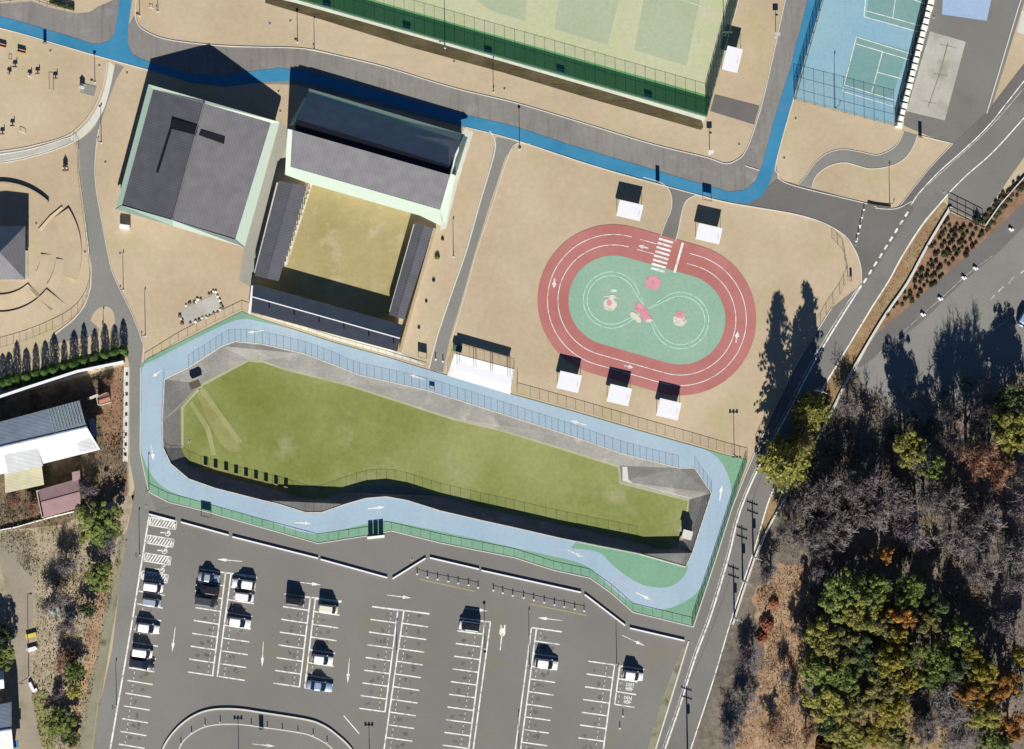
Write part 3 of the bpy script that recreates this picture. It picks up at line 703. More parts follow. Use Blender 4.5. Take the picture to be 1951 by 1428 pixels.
# tactile strip along bollards
ribbon_mb(mk, [(800,1104),(905,1127)], .25, M['yellow_paint'], zb); ribbon_mb(mk, [(1010,1151),(1118,1173)], .25, M['yellow_paint'], zb)
tag(mk.build('parking_markings', fix=False), kind='structure')
mk = MB(); rg = random.Random(21)
for i in range(0, len(STOPS), 2):
    x, y, c = STOPS[i]; dx = {'west': 1, 'b': 1, 'd': 1, 'f': 1, 'h': 1, 'j': 1}.get(c, -1)
    for q in range(rg.choice((1, 1, 2, 3))):
        blob(mk, x + dx * rg.uniform(6, 26), y + rg.uniform(2, 10), rg.uniform(2, 6), rg.uniform(1.5, 4), 'oil', zb - .004 + rg.uniform(0, .003), rg.uniform(0, 3), 12, .12)
tag(mk.build('oil_stains', fix=False), kind='structure')
# kerb arcs of the entrance island, car park bottom
OUT = cat([(295,1480),(310,1428),(333,1393),(364,1367),(400,1353),(448,1351),(500,1358),(582,1371),(613,1381),(639,1398),(670,1428),(690,1470)], 6)
INN = cat([(325,1480),(341,1428),(359,1403),(395,1384),(448,1380),(500,1386),(557,1394),(595,1403),(634,1428),(650,1470)], 6)
sheet('island_walk', OUT + list(reversed(INN)), M['lot_asphalt'], .12)
ribbon('kerb', OUT, .3, M['kerb'], 0, .35); ribbon('kerb', INN, .22, M['kerb'], 0, .16)
# characters on the two kei bays
def kei_mark(x, y):
    cu = bpy.data.curves.new('bay_lettering', 'FONT'); cu.body = '\u8efd'; cu.size = 1.7; cu.align_x = 'CENTER'; cu.align_y = 'CENTER'; cu.extrude = 0
    o = bpy.data.objects.new('bay_lettering', cu); COL.objects.link(o)
    bpy.context.view_layer.update()
    me = bpy.data.meshes.new_from_object(o.evaluated_get(bpy.context.evaluated_depsgraph_get()))
    bpy.data.objects.remove(o); bpy.data.curves.remove(cu)
    me.materials.clear(); me.materials.append(M['paint'])
    for p in me.polygons: p.material_index = 0
    ob = link(bpy.data.objects.new('bay_lettering', me)); ob.location = W(x, y, zb + .01); ob.rotation_euler = (0, 0, R(82)); ob['kind'] = 'structure'
kei_mark(1201, 1309); kei_mark(1197, 1334)
# hard aprons round the halls
sheet('hall_apron', [(533,228),(552,252),(524,350),(495,472),(478,547),(456,535),(466,470)], M['yard'], Z1)
sheet('hall_apron', [(885,244),(902,252),(872,350),(850,436),(838,440),(846,400),(870,300)], M['pale_concrete'], Z1)
sheet('range_yard', [(585,348),(800,405),(752,600),(760,668),(478,592),(486,540),(528,520)], M['court_lawn'], Z2)
sheet('range_apron', [(590,349),(586,352),(540,507),(546,509),(595,352)], M['cream_paint'], Z3)
sheet('range_back', [(478,596),(760,671),(800,690),(810,697),(736,676),(634,648),(557,622),(476,597)], M['pale_concrete'], Z3)
sheet('service_yard', [(866,674),(980,704),(972,752),(852,716)], M['white_slab'], Z7)
# ------------------------------------------------------------------ halls
def G(x, y, z): return W(x, y, z)                     # a point at height z of the map
def lerp(a, b, t): return (a[0] + (b[0] - a[0]) * t, a[1] + (b[1] - a[1]) * t)
def walls(name, pts, z0, z1, mat, parent, th=.25):
    """ring wall following a map polygon"""
    mb = MB(); ribbon_mb(mb, pts, th, mat, z0, z1, closed=True)
    return mb.build(name, parent)
def windows(parent, a, b, n, z0, z1, w, name='window', off=.16, mat='glass'):
    """window openings along wall a-b (map points); the outside is to the right of a->b"""
    A = W(*a); B = W(*b); d = (B - A).normalized(); nrm = Vector((d.y, -d.x, 0))
    for k in range(n):
        c = A.lerp(B, (k + .5) / n) + nrm * off; c.z = (z0 + z1) / 2
        mb = MB(); rz = math.atan2(d.y, d.x)
        mb.box(c, (w, .06, z1 - z0), M['dark' if mat == 'glass' else mat], rz)
        fr = mb.build(name, parent)
        if mat == 'glass':
            m2 = MB(); m2.box(c + nrm * .04, (w - .14, .03, z1 - z0 - .14), M['glass'], rz); m2.build('pane', fr)

def rel(parent):
    """children were built in world coordinates: keep them there under the moved parent"""
    bpy.context.view_layer.update()
    inv = parent.matrix_world.inverted()
    for c in parent.children: c.matrix_parent_inverse = inv

# --- judo hall, west
h = empty('sports_hall', W(375, 316), 0, 'square hall with grey gabled roof framed by mint gutters, left of the archery hall', 'hall')
ES, RH = 3.0, 7.2
nw, ne, se, sw = (283,161), (533,233), (466,472), (220,399)
walls('wall', [(289,172),(524,240),(462,458),(232,392)], 0, ES - .1, M['cream'], h)
rN, rS = lerp(nw, ne, .435), lerp(sw, se, .45)
def pt(p, z): return G(p[0], p[1], z)
# inner corners
inw, ine, ise, isw = (292,170), (516,234), (448,457), (232,392)
irN, irS = (389,197), (329,420)
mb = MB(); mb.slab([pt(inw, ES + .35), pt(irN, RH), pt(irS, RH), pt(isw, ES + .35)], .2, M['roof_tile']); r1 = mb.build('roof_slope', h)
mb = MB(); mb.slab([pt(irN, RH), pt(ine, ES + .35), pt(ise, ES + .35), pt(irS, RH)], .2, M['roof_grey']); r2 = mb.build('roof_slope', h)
mb = MB()
mb.slab([pt(nw, ES + .12), pt(inw, ES + .42), pt(isw, ES + .42), pt(sw, ES + .12)], .35, M['mint_trim'])
mb.build('gutter', h); mb = MB()
mb.slab([pt(ne, ES + .12), pt(se, ES + .12), pt(ise, ES + .42), pt(ine, ES + .42)], .35, M['pale_trim'])
mb.build('gutter', h)
mb = MB()
mb.slab([pt(nw, ES + .2), pt(lerp(nw, ne, .435), RH - .1), pt(irN, RH + .08), pt(inw, ES + .5)], .3, M['pale_trim'])
mb.slab([pt(lerp(nw, ne, .435), RH - .1), pt(ne, ES + .2), pt(ine, ES + .5), pt(irN, RH + .08)], .3, M['pale_trim'])
mb.build('verge_board', h); mb = MB()
mb.slab([pt(sw, ES + .2), pt(isw, ES + .5), pt(irS, RH + .08), pt(lerp(sw, se, .447), RH - .1)], .3, M['mint_trim'])
mb.slab([pt(lerp(sw, se, .447), RH - .1), pt(irS, RH + .08), pt(ise, ES + .5), pt(se, ES + .2)], .3, M['pale_trim'])
mb.build('verge_board', h)
mb = MB(); mb.bar(pt(irN, RH + .06), pt(irS, RH + .06), .35, .14, M['roof_grey']); mb.build('ridge_cap', h)
# gable ends
for a, b, c in ((nw, ne, (386,198)), (sw, se, (331,414))):
    mb = MB(); A, B = (pt(lerp(a, c, .06), ES - .1), pt(lerp(b, c, .06), ES - .1)); T = pt(c, RH - .5)
    mb.poly([A, B, T], M['cream']); mb.poly([A + Vector((.0, -.02, 0)), T + Vector((0, -.02, 0)), B + Vector((0, -.02, 0))], M['cream']); mb.build('gable', h)
# black slabs standing in for an L-shaped shadow on the roof
def onroof(x, y):
    """height of the roof surface above map point x, y"""
    d = Vector((irS[0] - irN[0], irS[1] - irN[1])).normalized(); n = Vector((-d.y, d.x))
    v = (Vector((x, y)) - Vector(irN)).dot(n); half = 105 if v > 0 else 121
    return RH + .1 - (RH - ES - .35) * min(abs(v) / half, 1)
def patch(name, pts):
    mb = MB(); mb.slab([G(x, y, onroof(x, y) + .10) for x, y in pts], .12, M['black']); mb.build(name, h)
patch('shadow_slab', [(327,226),(378,240),(373,258),(324,245)])
patch('shadow_slab', [(383,248),(429,260),(427,275),(379,258)])
patch('shadow_strip', [(324,245),(327.5,245.5),(301.5,330),(297.5,329)])
windows(h, (462,458), (524,240), 7, .9, 2.3, 1.8); windows(h, (232,392), (462,458), 6, .2, 2.3, 1.9)
windows(h, (524,240), (289,172), 6, .9, 2.3, 1.8); windows(h, (289,172), (232,392), 7, .9, 2.3, 1.8)
rel(h)

# --- archery hall
h = empty('archery_hall', W(700, 300), 0, 'archery hall with shaded north roof and sunlit grey south roof above the square lawn', 'hall')
walls('wall', [(598,184),(878,268),(838,412),(556,322)], 0, 2.4, M['white_wall'], h)
RZ = 7.6
a0, a1 = (564,231), (856,318)                 # top edge of the northern slope
n0, n1 = (584,187), (879,269)                 # northern slope foot
g0, g1 = (589,169), (886,257)                 # gutter
mb = MB(); mb.slab([pt(a0, 6.7), pt(a1, 6.7), pt(n1, 3.5), pt(n0, 3.5)], .2, M['roof_shaded']); mb.build('roof_slope', h)
mb = MB(); mb.slab([pt(n0, 3.5), pt(n1, 3.5), pt(g1, 2.7), pt(g0, 2.7)], .25, M['mint_trim']); mb.build('gutter', h)
s0, s1 = (557,248), (858,334); t0, t1 = (553,318), (838,400)
mb = MB(); mb.slab([pt(s0, RZ), pt(s1, RZ), pt(t1, 5.2), pt(t0, 5.2)], .25, M['roof_grey']); mb.build('roof_slope', h)
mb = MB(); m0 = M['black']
mb.slab([pt((566,228), 6.75), pt((855,315), 6.75), pt((858,338), 7.0), pt((558,252), 7.0)], .2, m0); mb.build('ridge_shadow', h)  # black slab stands in for the upper roof's shadow along the ridge
mb = MB()
mb.slab([pt(t0, 5.25), pt(t1, 5.25), pt((843,432), 4.6), pt((800,411), 4.75), pt((592,351), 4.75), pt((543,333), 4.75)], .3, M['pale_trim'])
mb.slab([pt((548,246), RZ + .05), pt((557,248), RZ + .05), pt((553,320), 5.3), pt((543,333), 4.8)], .3, M['pale_trim'])
mb.slab([pt((858,332), RZ + .05), pt((868,335), RZ - .1), pt((849,430), 4.65), pt((838,402), 5.3)], .3, M['pale_trim'])
mb.build('verge_board', h)
mb = MB(); mb.slab([pt((883,258), 2.9), pt((891,262), 2.7), pt((868,336), 7.0), pt((861,330), 7.3)], .3, M['mint_trim'])
mb.build('verge_board', h); mb = MB(); mb.slab([pt((580,186), 3.3), pt((585,188), 3.6), pt((558,238), 7.2), pt((550,240), 7.0)], .3, M['mint_trim']); mb.build('verge_board', h)
# gable walls up to the roof
mb = MB()
for q in ([(594,180,2.6),(588,190,3.2),(562,240,6.9),(560,252,7.3),(556,318,4.9),(556,318,2.8)], [(876,268,2.6),(872,276,3.2),(858,326,6.8),(856,336,7.2),(838,402,4.9),(838,410,2.8)]):
    pp = [pt((x, y), z) for x, y, z in q]; mb.slab(pp, .01, M['white_wall'])
    for sgn in (1,): mb.poly(pp, M['white_wall'])
mb.poly([pt((556,320), 2.8), pt((838,404), 2.8), pt((838,404), 4.95), pt((556,320), 4.95)], M['white_wall'])
mb.build('gable', h)
windows(h, (880,262), (596,178), 9, .9, 2.3, 1.7); windows(h, (838,415), (880,262), 5, .9, 2.3, 1.6)
rel(h)

def gabled(name, label, cat, c4, ridge, ez, rz, roof, wall, inset=.6, th=.15, slopes=None, overz=None):
    """simple gabled building. c4 = eave corners (a,b,c,d) with ridge from mid(a,d) side to mid(b,c) side"""
    a, b, c, d = c4; r0, r1 = ridge
    cx = sum(p[0] for p in c4) / 4; cy = sum(p[1] for p in c4) / 4
    e = empty(name, W(cx, cy), 0, label, cat)
    ins = [(p[0] + (cx - p[0]) * inset * .1, p[1] + (cy - p[1]) * inset * .1) for p in c4]
    walls('wall', ins, 0, ez - .05, M[wall], e, .15)
    mb = MB(); mb.slab([pt(a, ez), pt(b, ez), pt(r1, rz), pt(r0, rz)], th, M[(slopes or (roof, roof))[0]]); mb.build('roof_slope', e)
    mb = MB(); mb.slab([pt(r0, rz), pt(r1, rz), pt(c, ez), pt(d, ez)], th, M[(slopes or (roof, roof))[1]]); mb.build('roof_slope', e)
    mb = MB(); mb.bar(pt(r0, rz + .03), pt(r1, rz + .03), .25, .1, M[roof]); mb.build('ridge_cap', e)
    mb = MB()
    for A, Bp, T in ((ins[0], ins[3], r0), (ins[1], ins[2], r1)):
        t = (T[0] + (cx - T[0]) * inset * .1, T[1] + (cy - T[1]) * inset * .1)
        mb.slab([pt(A, ez - .05), pt(Bp, ez - .05), pt(t, rz - .2)], .02, M[wall])
    mb.build('gable', e)
    return e
# side galleries and target house round the archery lawn
e = gabled('arrow_gallery', 'long narrow grey tiled gallery along the west side of the archery lawn', 'gallery', [(531,345),(584,356),(531,536),(485,526)][:1] + [(485,526),(531,536),(584,356)], ((558,350),(508,531)), 2.7, 3.3, 'roof_tile', 'cream')
mb = MB()
for k in range(16):
    x, y = lerp((590,360), (541,508), k / 15); mb.box(W(x, y, 0) + Vector((0, 0, .9)), (.2, .2, 1.8), M['wood'])
mb.build('post_row', e); rel(e)
e = gabled('return_gallery', 'narrow grey tiled gallery along the east side of the archery lawn', 'gallery', [(791,424),(741,600),(770,609),(826,435)], ((808,430),(756,605)), 2.6, 3.1, 'roof_tile', 'cream'); rel(e)
e = gabled('target_house', 'long dark slate target house closing the south end of the archery lawn', 'target house', [(484,541),(766,619),(757,670),(479,595)], ((481,566),(762,645)), 2.3, 4.3, 'roof_shaded', 'cream', slopes=('roof_shaded', 'roof_dark'))
mb = MB(); mb.bar(pt((481,566), 4.42), pt((762,645), 4.42), .18, .14, M['white']); mb.build('ridge_flashing', e); rel(e)
# net posts on the target house side
e = empty('backstop_net', W(620, 600), 0, 'dark net on six tall posts standing behind the target house roof', 'net')
pp = [(517,592),(564,606),(611,619),(658,632),(705,646),(752,660)]
for x, y in pp:
    mb = MB(); b = W(x, y - 4); mb.tube(b, b + Vector((0, 0, 5.0)), .13, .12, M['dark'], 6); mb.build('post', e)
mb = MB()
for a, b in zip(pp, pp[1:]):
    A = W(a[0], a[1] - 4); B = W(b[0], b[1] - 4); mb.bar(A + Vector((0, 0, 2.6)), B + Vector((0, 0, 2.6)), .03, .03, M['dark'])
mb.build('top_cable', e); rel(e)
# garden wall of the archery range
def wall_thing(name, label, cat, pts, w, hgt, mat, cap=None, group=None):
    c = W(*pts[len(pts) // 2]); mb = MB(); ribbon_mb(mb, pts, w, M[mat], 0, hgt)
    o = mb.build(name); tag(o, label, cat, group)
    if cap:
        m2 = MB(); ribbon_mb(m2, pts, w + .12, M[cap], hgt, hgt + .08); m2.build('coping', o)
    return o
wall_thing('garden_wall', 'cream wall along the east side of the archery range beside the park path', 'wall', [(829,436),(768,650),(763,672)], .4, 1.5, 'cream', 'sand')
wall_thing('garden_wall', 'short pale wall at the west corner of the dark target house', 'wall', [(483,545),(477,598)], .35, 1.5, 'cream', 'white')

# stage roof at the amphitheatre
h = empty('stage_pavilion', W(0, 482), 0, 'pyramid roofed open stage pavilion at the centre of the curved terraces', 'pavilion')
c4 = [(-50,431),(48,431),(48,533),(-50,533)]; ap = (-1,481)
for (a, b), m_ in zip(((c4[0], c4[1]), (c4[1], c4[2]), (c4[2], c4[3]), (c4[3], c4[0])), ('roof_shaded', 'roof_grey', 'roof_grey', 'roof_grey')):
    mb = MB(); mb.slab([pt(a, 3.9), pt(b, 3.9), pt(ap, 7.3)], .15, M[m_]); mb.build('roof_slope', h)
for x, y in ((-44,437),(42,437),(42,527),(-44,527)):
    mb = MB(); mb.box(W(x, y) + Vector((0, 0, 1.95)), (.35, .35, 3.9), M['cream']); mb.build('column', h)
mb = MB(); mb.prism([W(x, y) for x, y in ((-52,436),(54,436),(54,532),(-52,532))], 0, .35, M['concrete']); mb.build('stage_floor', h)
mb = MB(); mb.box(W(-2, 452) + Vector((0, 0, 1.9)), (9.2, .2, 3.7), M['cream']); mb.build('back_wall', h)
rel(h)
mk_i = 0
def arcpts(r, a0, a1, c=(0, 482), n=24): return [(c[0] + r * math.cos(R(a0 + (a1 - a0) * k / n)), c[1] - r * math.sin(R(a0 + (a1 - a0) * k / n))) for k in range(n + 1)]

def raised(name, inner, outer, hgt, label=None):
    """grass terrace with a vertical inner lip and a bank sloping away outside"""
    mb = MB(); L = [W(*p) for p in inner]; O = [W(*p) for p in outer]; b = len(mb.v)
    for a, o in zip(L, O): mb.v += [(a.x, a.y, 0), (a.x, a.y, hgt), (o.x, o.y, .015)]
    m = mb.mi(M['lawn'])
    for i in range(len(L) - 1):
        A = b + 3 * i; B = A + 3
        mb.face((A, B, B + 1, A + 1), m); mb.face((A + 1, B + 1, B + 2, A + 2), m)
    mb.face((b, b + 1, b + 2), m); mb.face((b + 3 * len(L) - 3, b + 3 * len(L) - 1, b + 3 * len(L) - 2), m)
    o = mb.build(name); o['kind'] = 'structure'; return o
wall_thing('seat_wall', 'curved earth coloured seat wall north of the stage pavilion', 'low wall', arcpts(133, 46, 100), .3, .5, 'bark', 'sand')
raised('terrace', arcpts(80, -48, -130), arcpts(112, -48, -130), .24)
raised('terrace', arcpts(113, -38, -130), arcpts(160, -38, -130), .27)
raised('terrace', arcpts(78, -2, -28), arcpts(100, -2, -28), .2)
raised('terrace', arcpts(108, -6, -34), arcpts(128, -6, -34), .2)
raised('terrace', arcpts(156, 33, -20), arcpts(120, 33, -20), .4)
raised('terrace', [(55,549),(75,571),(98,593)], [(60,545),(80,566),(103,588)], .25)
raised('terrace', [(118,394),(95,413),(73,438)], [(121,397),(99,417),(78,442)], .25)

M['sheet_and_shade_grey'] = ribbed('grey_white_sheet_and_shade', (.42, .43, .43), .6, R(-76), .8, dark=.9)
# houses, south-west
h = gabled('workshop', 'long workshop with grey and white corrugated roof below the white boundary wall', 'workshop', [(-40,815),(152,763),(191,857),(-30,912)], ((-38,861),(165,814)), 4.2, 5.6, 'roof_metal', 'cream', slopes=('roof_metal', 'roof_white'))
mb = MB(); mb.slab([pt((8,893), 3.3), pt((78,878), 3.3), pt((84,924), 2.7), pt((10,940), 2.7)], .12, M['roof_lean']); mb.build('lean_to_roof', h)
mb = MB(); mb.slab([pt((168,800), 3.1), pt((178,797), 3.1), pt((187,830), 2.9), pt((176,833), 2.9)], .12, M['roof_metal']); mb.build('porch_roof', h)
mb = MB()
for k in range(11):
    a = lerp((92,780), (150,764), k / 10); b = (a[0] + 12, a[1] + 44); mb.bar(pt(a, 4.32), pt(b, 5.55), .1, .08, M['pale_trim'])
mb.build('roof_seam', h)
mb = MB(); mb.slab([pt((6,857), 5.36), pt((68,842), 5.36), pt((82,888), 4.4), pt((16,904), 4.4)], .05, M['sheet_and_shade_grey']); mb.build('roof_tone_panel', h)
mb = MB(); mb.slab([pt((137,826), 5.36), pt((163,820), 5.36), pt((185,856), 4.4), pt((153,863), 4.4)], .05, M['sheet_and_shade_grey']); mb.build('roof_tone_panel', h); rel(h)  # grey of this east panel stands in for a tree's shadow
h = gabled('shed', 'low shed with faded pink corrugated roof south of the workshop', 'shed', [(73,934),(150,912),(154,967),(84,987)], ((78,958),(152,938)), 2.9, 3.3, 'roof_pink', 'cream')
mb = MB(); mb.slab([pt((137,900), 3.2), pt((152,897), 3.2), pt((153,914), 3.0), pt((138,918), 3.0)], .12, M['roof_pink']); mb.build('porch_roof', h); rel(h)
h = gabled('hut', 'tiny hut with rust red roof and pale edging beside the workshop', 'hut', [(187,757),(207,748),(211,766),(190,772)], ((188,764),(209,757)), 2.3, 2.5, 'roof_rust', 'cream')
mb = MB(); mb.bar(pt((190,773), 2.35), pt((211,767), 2.35), .2, .15, M['cream']); mb.bar(pt((167,761), 2.2), pt((187,753), 2.2), .5, .1, M['cream']); mb.build('eave_board', h); rel(h)
h = gabled('house', 'pale grey roofed house cut by the bottom left corner', 'house', [(-80,1358),(22,1338),(30,1470),(-80,1480)], ((-80,1405),(22,1390)), 4.6, 6.2, 'roof_metal', 'cream', slopes=('roof_metal', 'roof_white'))
mb = MB(); mb.box(pt((26,1418), 3.2), (1.6, 1.3, .5), M['blue_plastic']); mb.tube(pt((26,1418), 0), pt((26,1418), 3), .25, .25, M['steel'], 8); mb.build('water_tank', h); rel(h)
h = gabled('house', 'white sided small house on the left edge beside the dirt track', 'house', [(-60,1282),(6,1278),(8,1312),(-60,1318)], ((-60,1300),(7,1296)), 3.6, 4.6, 'roof_white', 'white_wall'); rel(h)
h = empty('ticket_shelter', W(921, 704), 0, 'long narrow white canopy over the white service yard beside the cycle course', 'shelter')
q = [(872,690),(975,719),(971,734),(868,705)]
mb = MB(); mb.slab([pt(p, 3.4) for p in q], .18, M['white']); mb.build('canopy_roof', h)
for t in (0, .33, .66, 1):
    for a, b in ((q[0], q[1]), (q[3], q[2])):
        x, y = lerp(lerp(a, b, .03), lerp(a, b, .97), t); mb = MB(); mb.tube(W(x, y), W(x, y) + Vector((0, 0, 3.2)), .06, .06, M['steel'], 6); mb.build('post', h)
rel(h)

# ------------------------------------------------------------------ picnic shelters
def picnic(x, y, w=4.5, d=3.1, rz=-13, hgt=2.2, mat='white'):
    e = empty('picnic_shelter', W(x, y), R(rz))
    mb = MB(); mb.box((0, 0, hgt + .05), (w, d, .1), M[mat]); mb.box((0, 0, hgt - .06), (w - .1, d - .1, .12), M['steel']); mb.build('canopy_roof', e)
    for sx in (-1, 1):
        for sy in (-1, 1):
            m2 = MB(); m2.tube((sx * (w / 2 - .2), sy * (d / 2 - .2), 0), (sx * (w / 2 - .2), sy * (d / 2 - .2), hgt), .045, .045, M['steel'], 6); m2.build('post', e)
    m3 = MB(); m3.box((0, 0, .7), (1.8, .7, .06), M['wood']); m3.box((0, 0, .35), (.2, .5, .7), M['wood']); m3.build('table', e)
    for sy in (-1, 1):
        m3 = MB(); m3.box((0, sy * .75, .42), (1.8, .32, .05), M['wood']); m3.box((-.6, sy * .75, .2), (.08, .28, .4), M['wood']); m3.box((.6, sy * .75, .2), (.08, .28, .4), M['wood']); m3.build('bench', e)
    m3 = MB(); m3.box((w / 2 - .5, -.1, hgt + .115), (.06, .9, .03), M['steel']); m3.build('roof_rail', e)
    return e
for (x, y, l, dx) in ((1199,403,'white flat picnic shelter standing left of the grey path, north of the red oval', 2.1),(1349,447,'white flat picnic shelter standing right of the grey path, north of the red oval', 2.1),
        (1084,728,'white picnic shelter nearest the white service yard, first of the three below the red oval', 1.85),(1179,753,'middle white picnic shelter of the three lined up below the red oval', 1.85),(1273,780,'white picnic shelter farthest right of the three below the red oval', 1.85)):
    e = picnic(x, y, hgt=2.15 if dx > 2 else 1.95, d=3.1 if dx > 2 else 3.4, w=4.6 if dx > 2 else 4.2); tag(e, l, 'shelter', 'picnic shelters around the oval')
e = picnic(1393, 117, 3.0, 4.6, -14, 2.6); tag(e, 'tall white shelter beside the east fence of the green court', 'shelter')

# ------------------------------------------------------------------ fences
def fence(name, label, cat, pts, hgt, step, net='net', post='steel', pr=.04, rails=2, group=None, screen=0, base=0.0, rail_r=.03):
    P = [W(p[0], p[1], base) for p in pts]; root = empty(name, P[0], 0, label, cat, group); o0 = P[0]
    mbn = MB(); mbr = MB(); mbs = MB(); posts = []
    for a, b in zip(P, P[1:]):
        L = (b - a).length; n = max(1, round(L / step))
        for k in range(n): posts.append(a.lerp(b, k / n) - o0)
        A = a - o0; B = b - o0; zz = Vector((0, 0, 1))
        if net: mbn.poly([A + zz * .05, B + zz * .05, B + zz * hgt, A + zz * hgt], M[net])
        for r in range(rails):
            q = hgt * (1 - r / max(rails, 1)) if rails > 1 else hgt
            mbr.bar(A + zz * q, B + zz * q, rail_r, rail_r, M[post])
        if screen:
            d = (B - A).normalized(); nn = Vector((-d.y, d.x, 0)) * .05
            mbs.poly([A + nn + zz * .05, B + nn + zz * .05, B + nn + zz * screen, A + nn + zz * screen], M['screen_green'])
    posts.append(P[-1] - o0)
    proto = None
    for p in posts[:100]:
        if proto is None:
            mb = MB(); mb.tube((0, 0, 0), (0, 0, hgt + .05), pr, pr, M[post], 5); proto = mb.build('post', root); proto.location = p
        else:
            c = proto.copy(); link(c, root); c.location = p
    if len(posts) > 100:
        mb = MB()
        for p in posts[100:]: mb.tube(p, p + Vector((0, 0, hgt + .05)), pr, pr, M[post], 4)
        tag(mb.build('post_run', root), kind='stuff')
    if net: mbn.build('mesh', root, fix=False)
    mbr.build('rail', root)
    if screen: mbs.build('windscreen', root, fix=False)
    return root
RF = [(319,723),(315,803),(317,851),(331,880),(363,907),(412,925)]
SOUTH = RIM[5:21]; NORTH = list(reversed(RIM[21:] + RIM[:1]))
fence('field_fence', 'waist high mesh fence along the south and west rim of the sunken field', 'fence', cat(RIM[0:20], 2), 1.25, 2.0, rails=1, rail_r=.022, pr=.025)
fence('field_fence', 'mesh fence along the sunny north rim of the sunken field', 'fence', cat([RIM[0]] + NORTH[1:], 2) if False else cat([RIM[-1]] + list(reversed(RIM[24:-1])), 2), 1.5, 1.4, rail_r=.016, rails=1, pr=.028)
fence('field_fence', 'mesh fence on the east end rim of the sunken field, beside the blue curve', 'fence', [RIM[20], RIM[21], RIM[22], RIM[23]], 1.4, 1.4, rails=1, rail_r=.016, pr=.025)
fence('course_fence', 'low rail fence between cycle course and car park, west of the gate', 'fence', [(284,936),(320,954),(384,971),(500,1004),(606,1032),(703,1018)], .95, 2.0, net=None, rails=1, rail_r=.045, pr=.03)
fence('course_fence', 'low rail fence between cycle course and car park, east of the gate', 'fence', [(732,1008),(746,1010),(839,1032),(980,1060),(1055,1084),(1124,1099),(1165,1128),(1206,1164),(1318,1191)], .95, 2.0, net=None, rails=1, rail_r=.045, pr=.03)
fence('course_fence', 'dark mesh fence between the cycle course and the main road pavement', 'fence', [(1319,1190),(1362,1062),(1393,964),(1422,880)], 1.3, 2.0, net='net_dark', post='green_metal', rail_r=.05)
fence('course_fence', 'dark railing between the dry lawn and the north side of the cycle course', 'fence', [(1424,874),(1380,862),(1319,844),(1216,815),(1114,785),(1011,756),(985,749),(986,722)], 1.2, 1.8, post='brown_metal', rails=1, rail_r=.045, pr=.03)
fence('course_fence', 'brown railing below the archery range along the cycle course', 'fence', [(812,699),(736,676),(634,648),(557,622),(484,598)], .5, 1.6, net=None, rails=1, post='brown_metal', rail_r=.05, pr=.03)
fence('course_fence', 'brown railing beside the cycle course south of the sports hall', 'fence', [(482,596),(461,589),(410,613),(340,650),(275,690)], 1.0, 1.8, net=None, rails=1, post='brown_metal', rail_r=.05, pr=.03)
fence('yard_fence', 'thin wire fence around the north side of the white service yard', 'fence', [(853,708),(866,671),(980,702),(974,744)], 1.1, 1.4, post='brown_metal', rails=1, rail_r=.025, pr=.025)
fence('court_fence', 'long tall fence with green windscreen along the south side of the green court', 'fence', [(541,-6),(1345,224)], 3.9, 2.0, screen=2.35, post='green_metal', pr=.035, rail_r=.03, net='net')
fence('court_fence', 'tall fence with dark green windscreen on the east side of the green court', 'fence', [(1345,222),(1405,-2),(1420,-60)], 3.9, 2.0, net='net_dark', screen=3.3, post='green_metal', pr=.06, rail_r=.05)
fence('tennis_fence', 'tall wire fence across the south end of the blue tennis court', 'fence', [(1513,191),(1704,241)], 4.2, 2.0, net='net', post='green_metal', pr=.04, rails=3, rail_r=.03)
fence('tennis_fence', 'tall wire fence between the blue path and the tennis court', 'fence', [(1513,191),(1567,0),(1585,-60)], 2.6, 2.2, net='net_dark', post='green_metal', pr=.06, rails=2, rail_r=.04)
fence('tennis_fence', 'dark windscreened fence on the east side of the tennis court', 'fence', [(1706,241),(1766,0),(1781,-60)], 2.2, 2.2, net='net_dark', screen=2.0, post='dark', pr=.06, rail_r=.04)
fence('park_fence', 'curved brown fence at the road corner of the big lawn', 'fence', [(1585,455),(1606,478),(1615,528),(1600,560),(1574,598),(1520,690),(1470,785),(1440,850)], 1.3, 2.0, net='net', post='brown_metal', rails=1, rail_r=.04, pr=.04)
fence('park_fence', 'brown fence around the amphitheatre lawn', 'fence', cat([(140,270),(150,285),(150,330),(160,410),(168,470),(172,510),(171,550),(158,583),(136,608),(100,628),(50,648),(0,663),(-60,680)], 2), 1.2, 1.5, net=None, rails=1, post='brown_metal', rail_r=.05, pr=.03)
fence('yard_fence', 'black fence closing the road stub beside the planting bed', 'fence', [(1808,402),(1872,434)], 2.2, 1.6, net='net', post='black', rail_r=.08, pr=.06, rails=3)
fence('path_fence', 'thin wire fence along the far west promenade kerb', 'fence', [(0,8),(60,2),(90,13),(140,25)], .6, 1.8, net=None, post='steel', rail_r=.04)

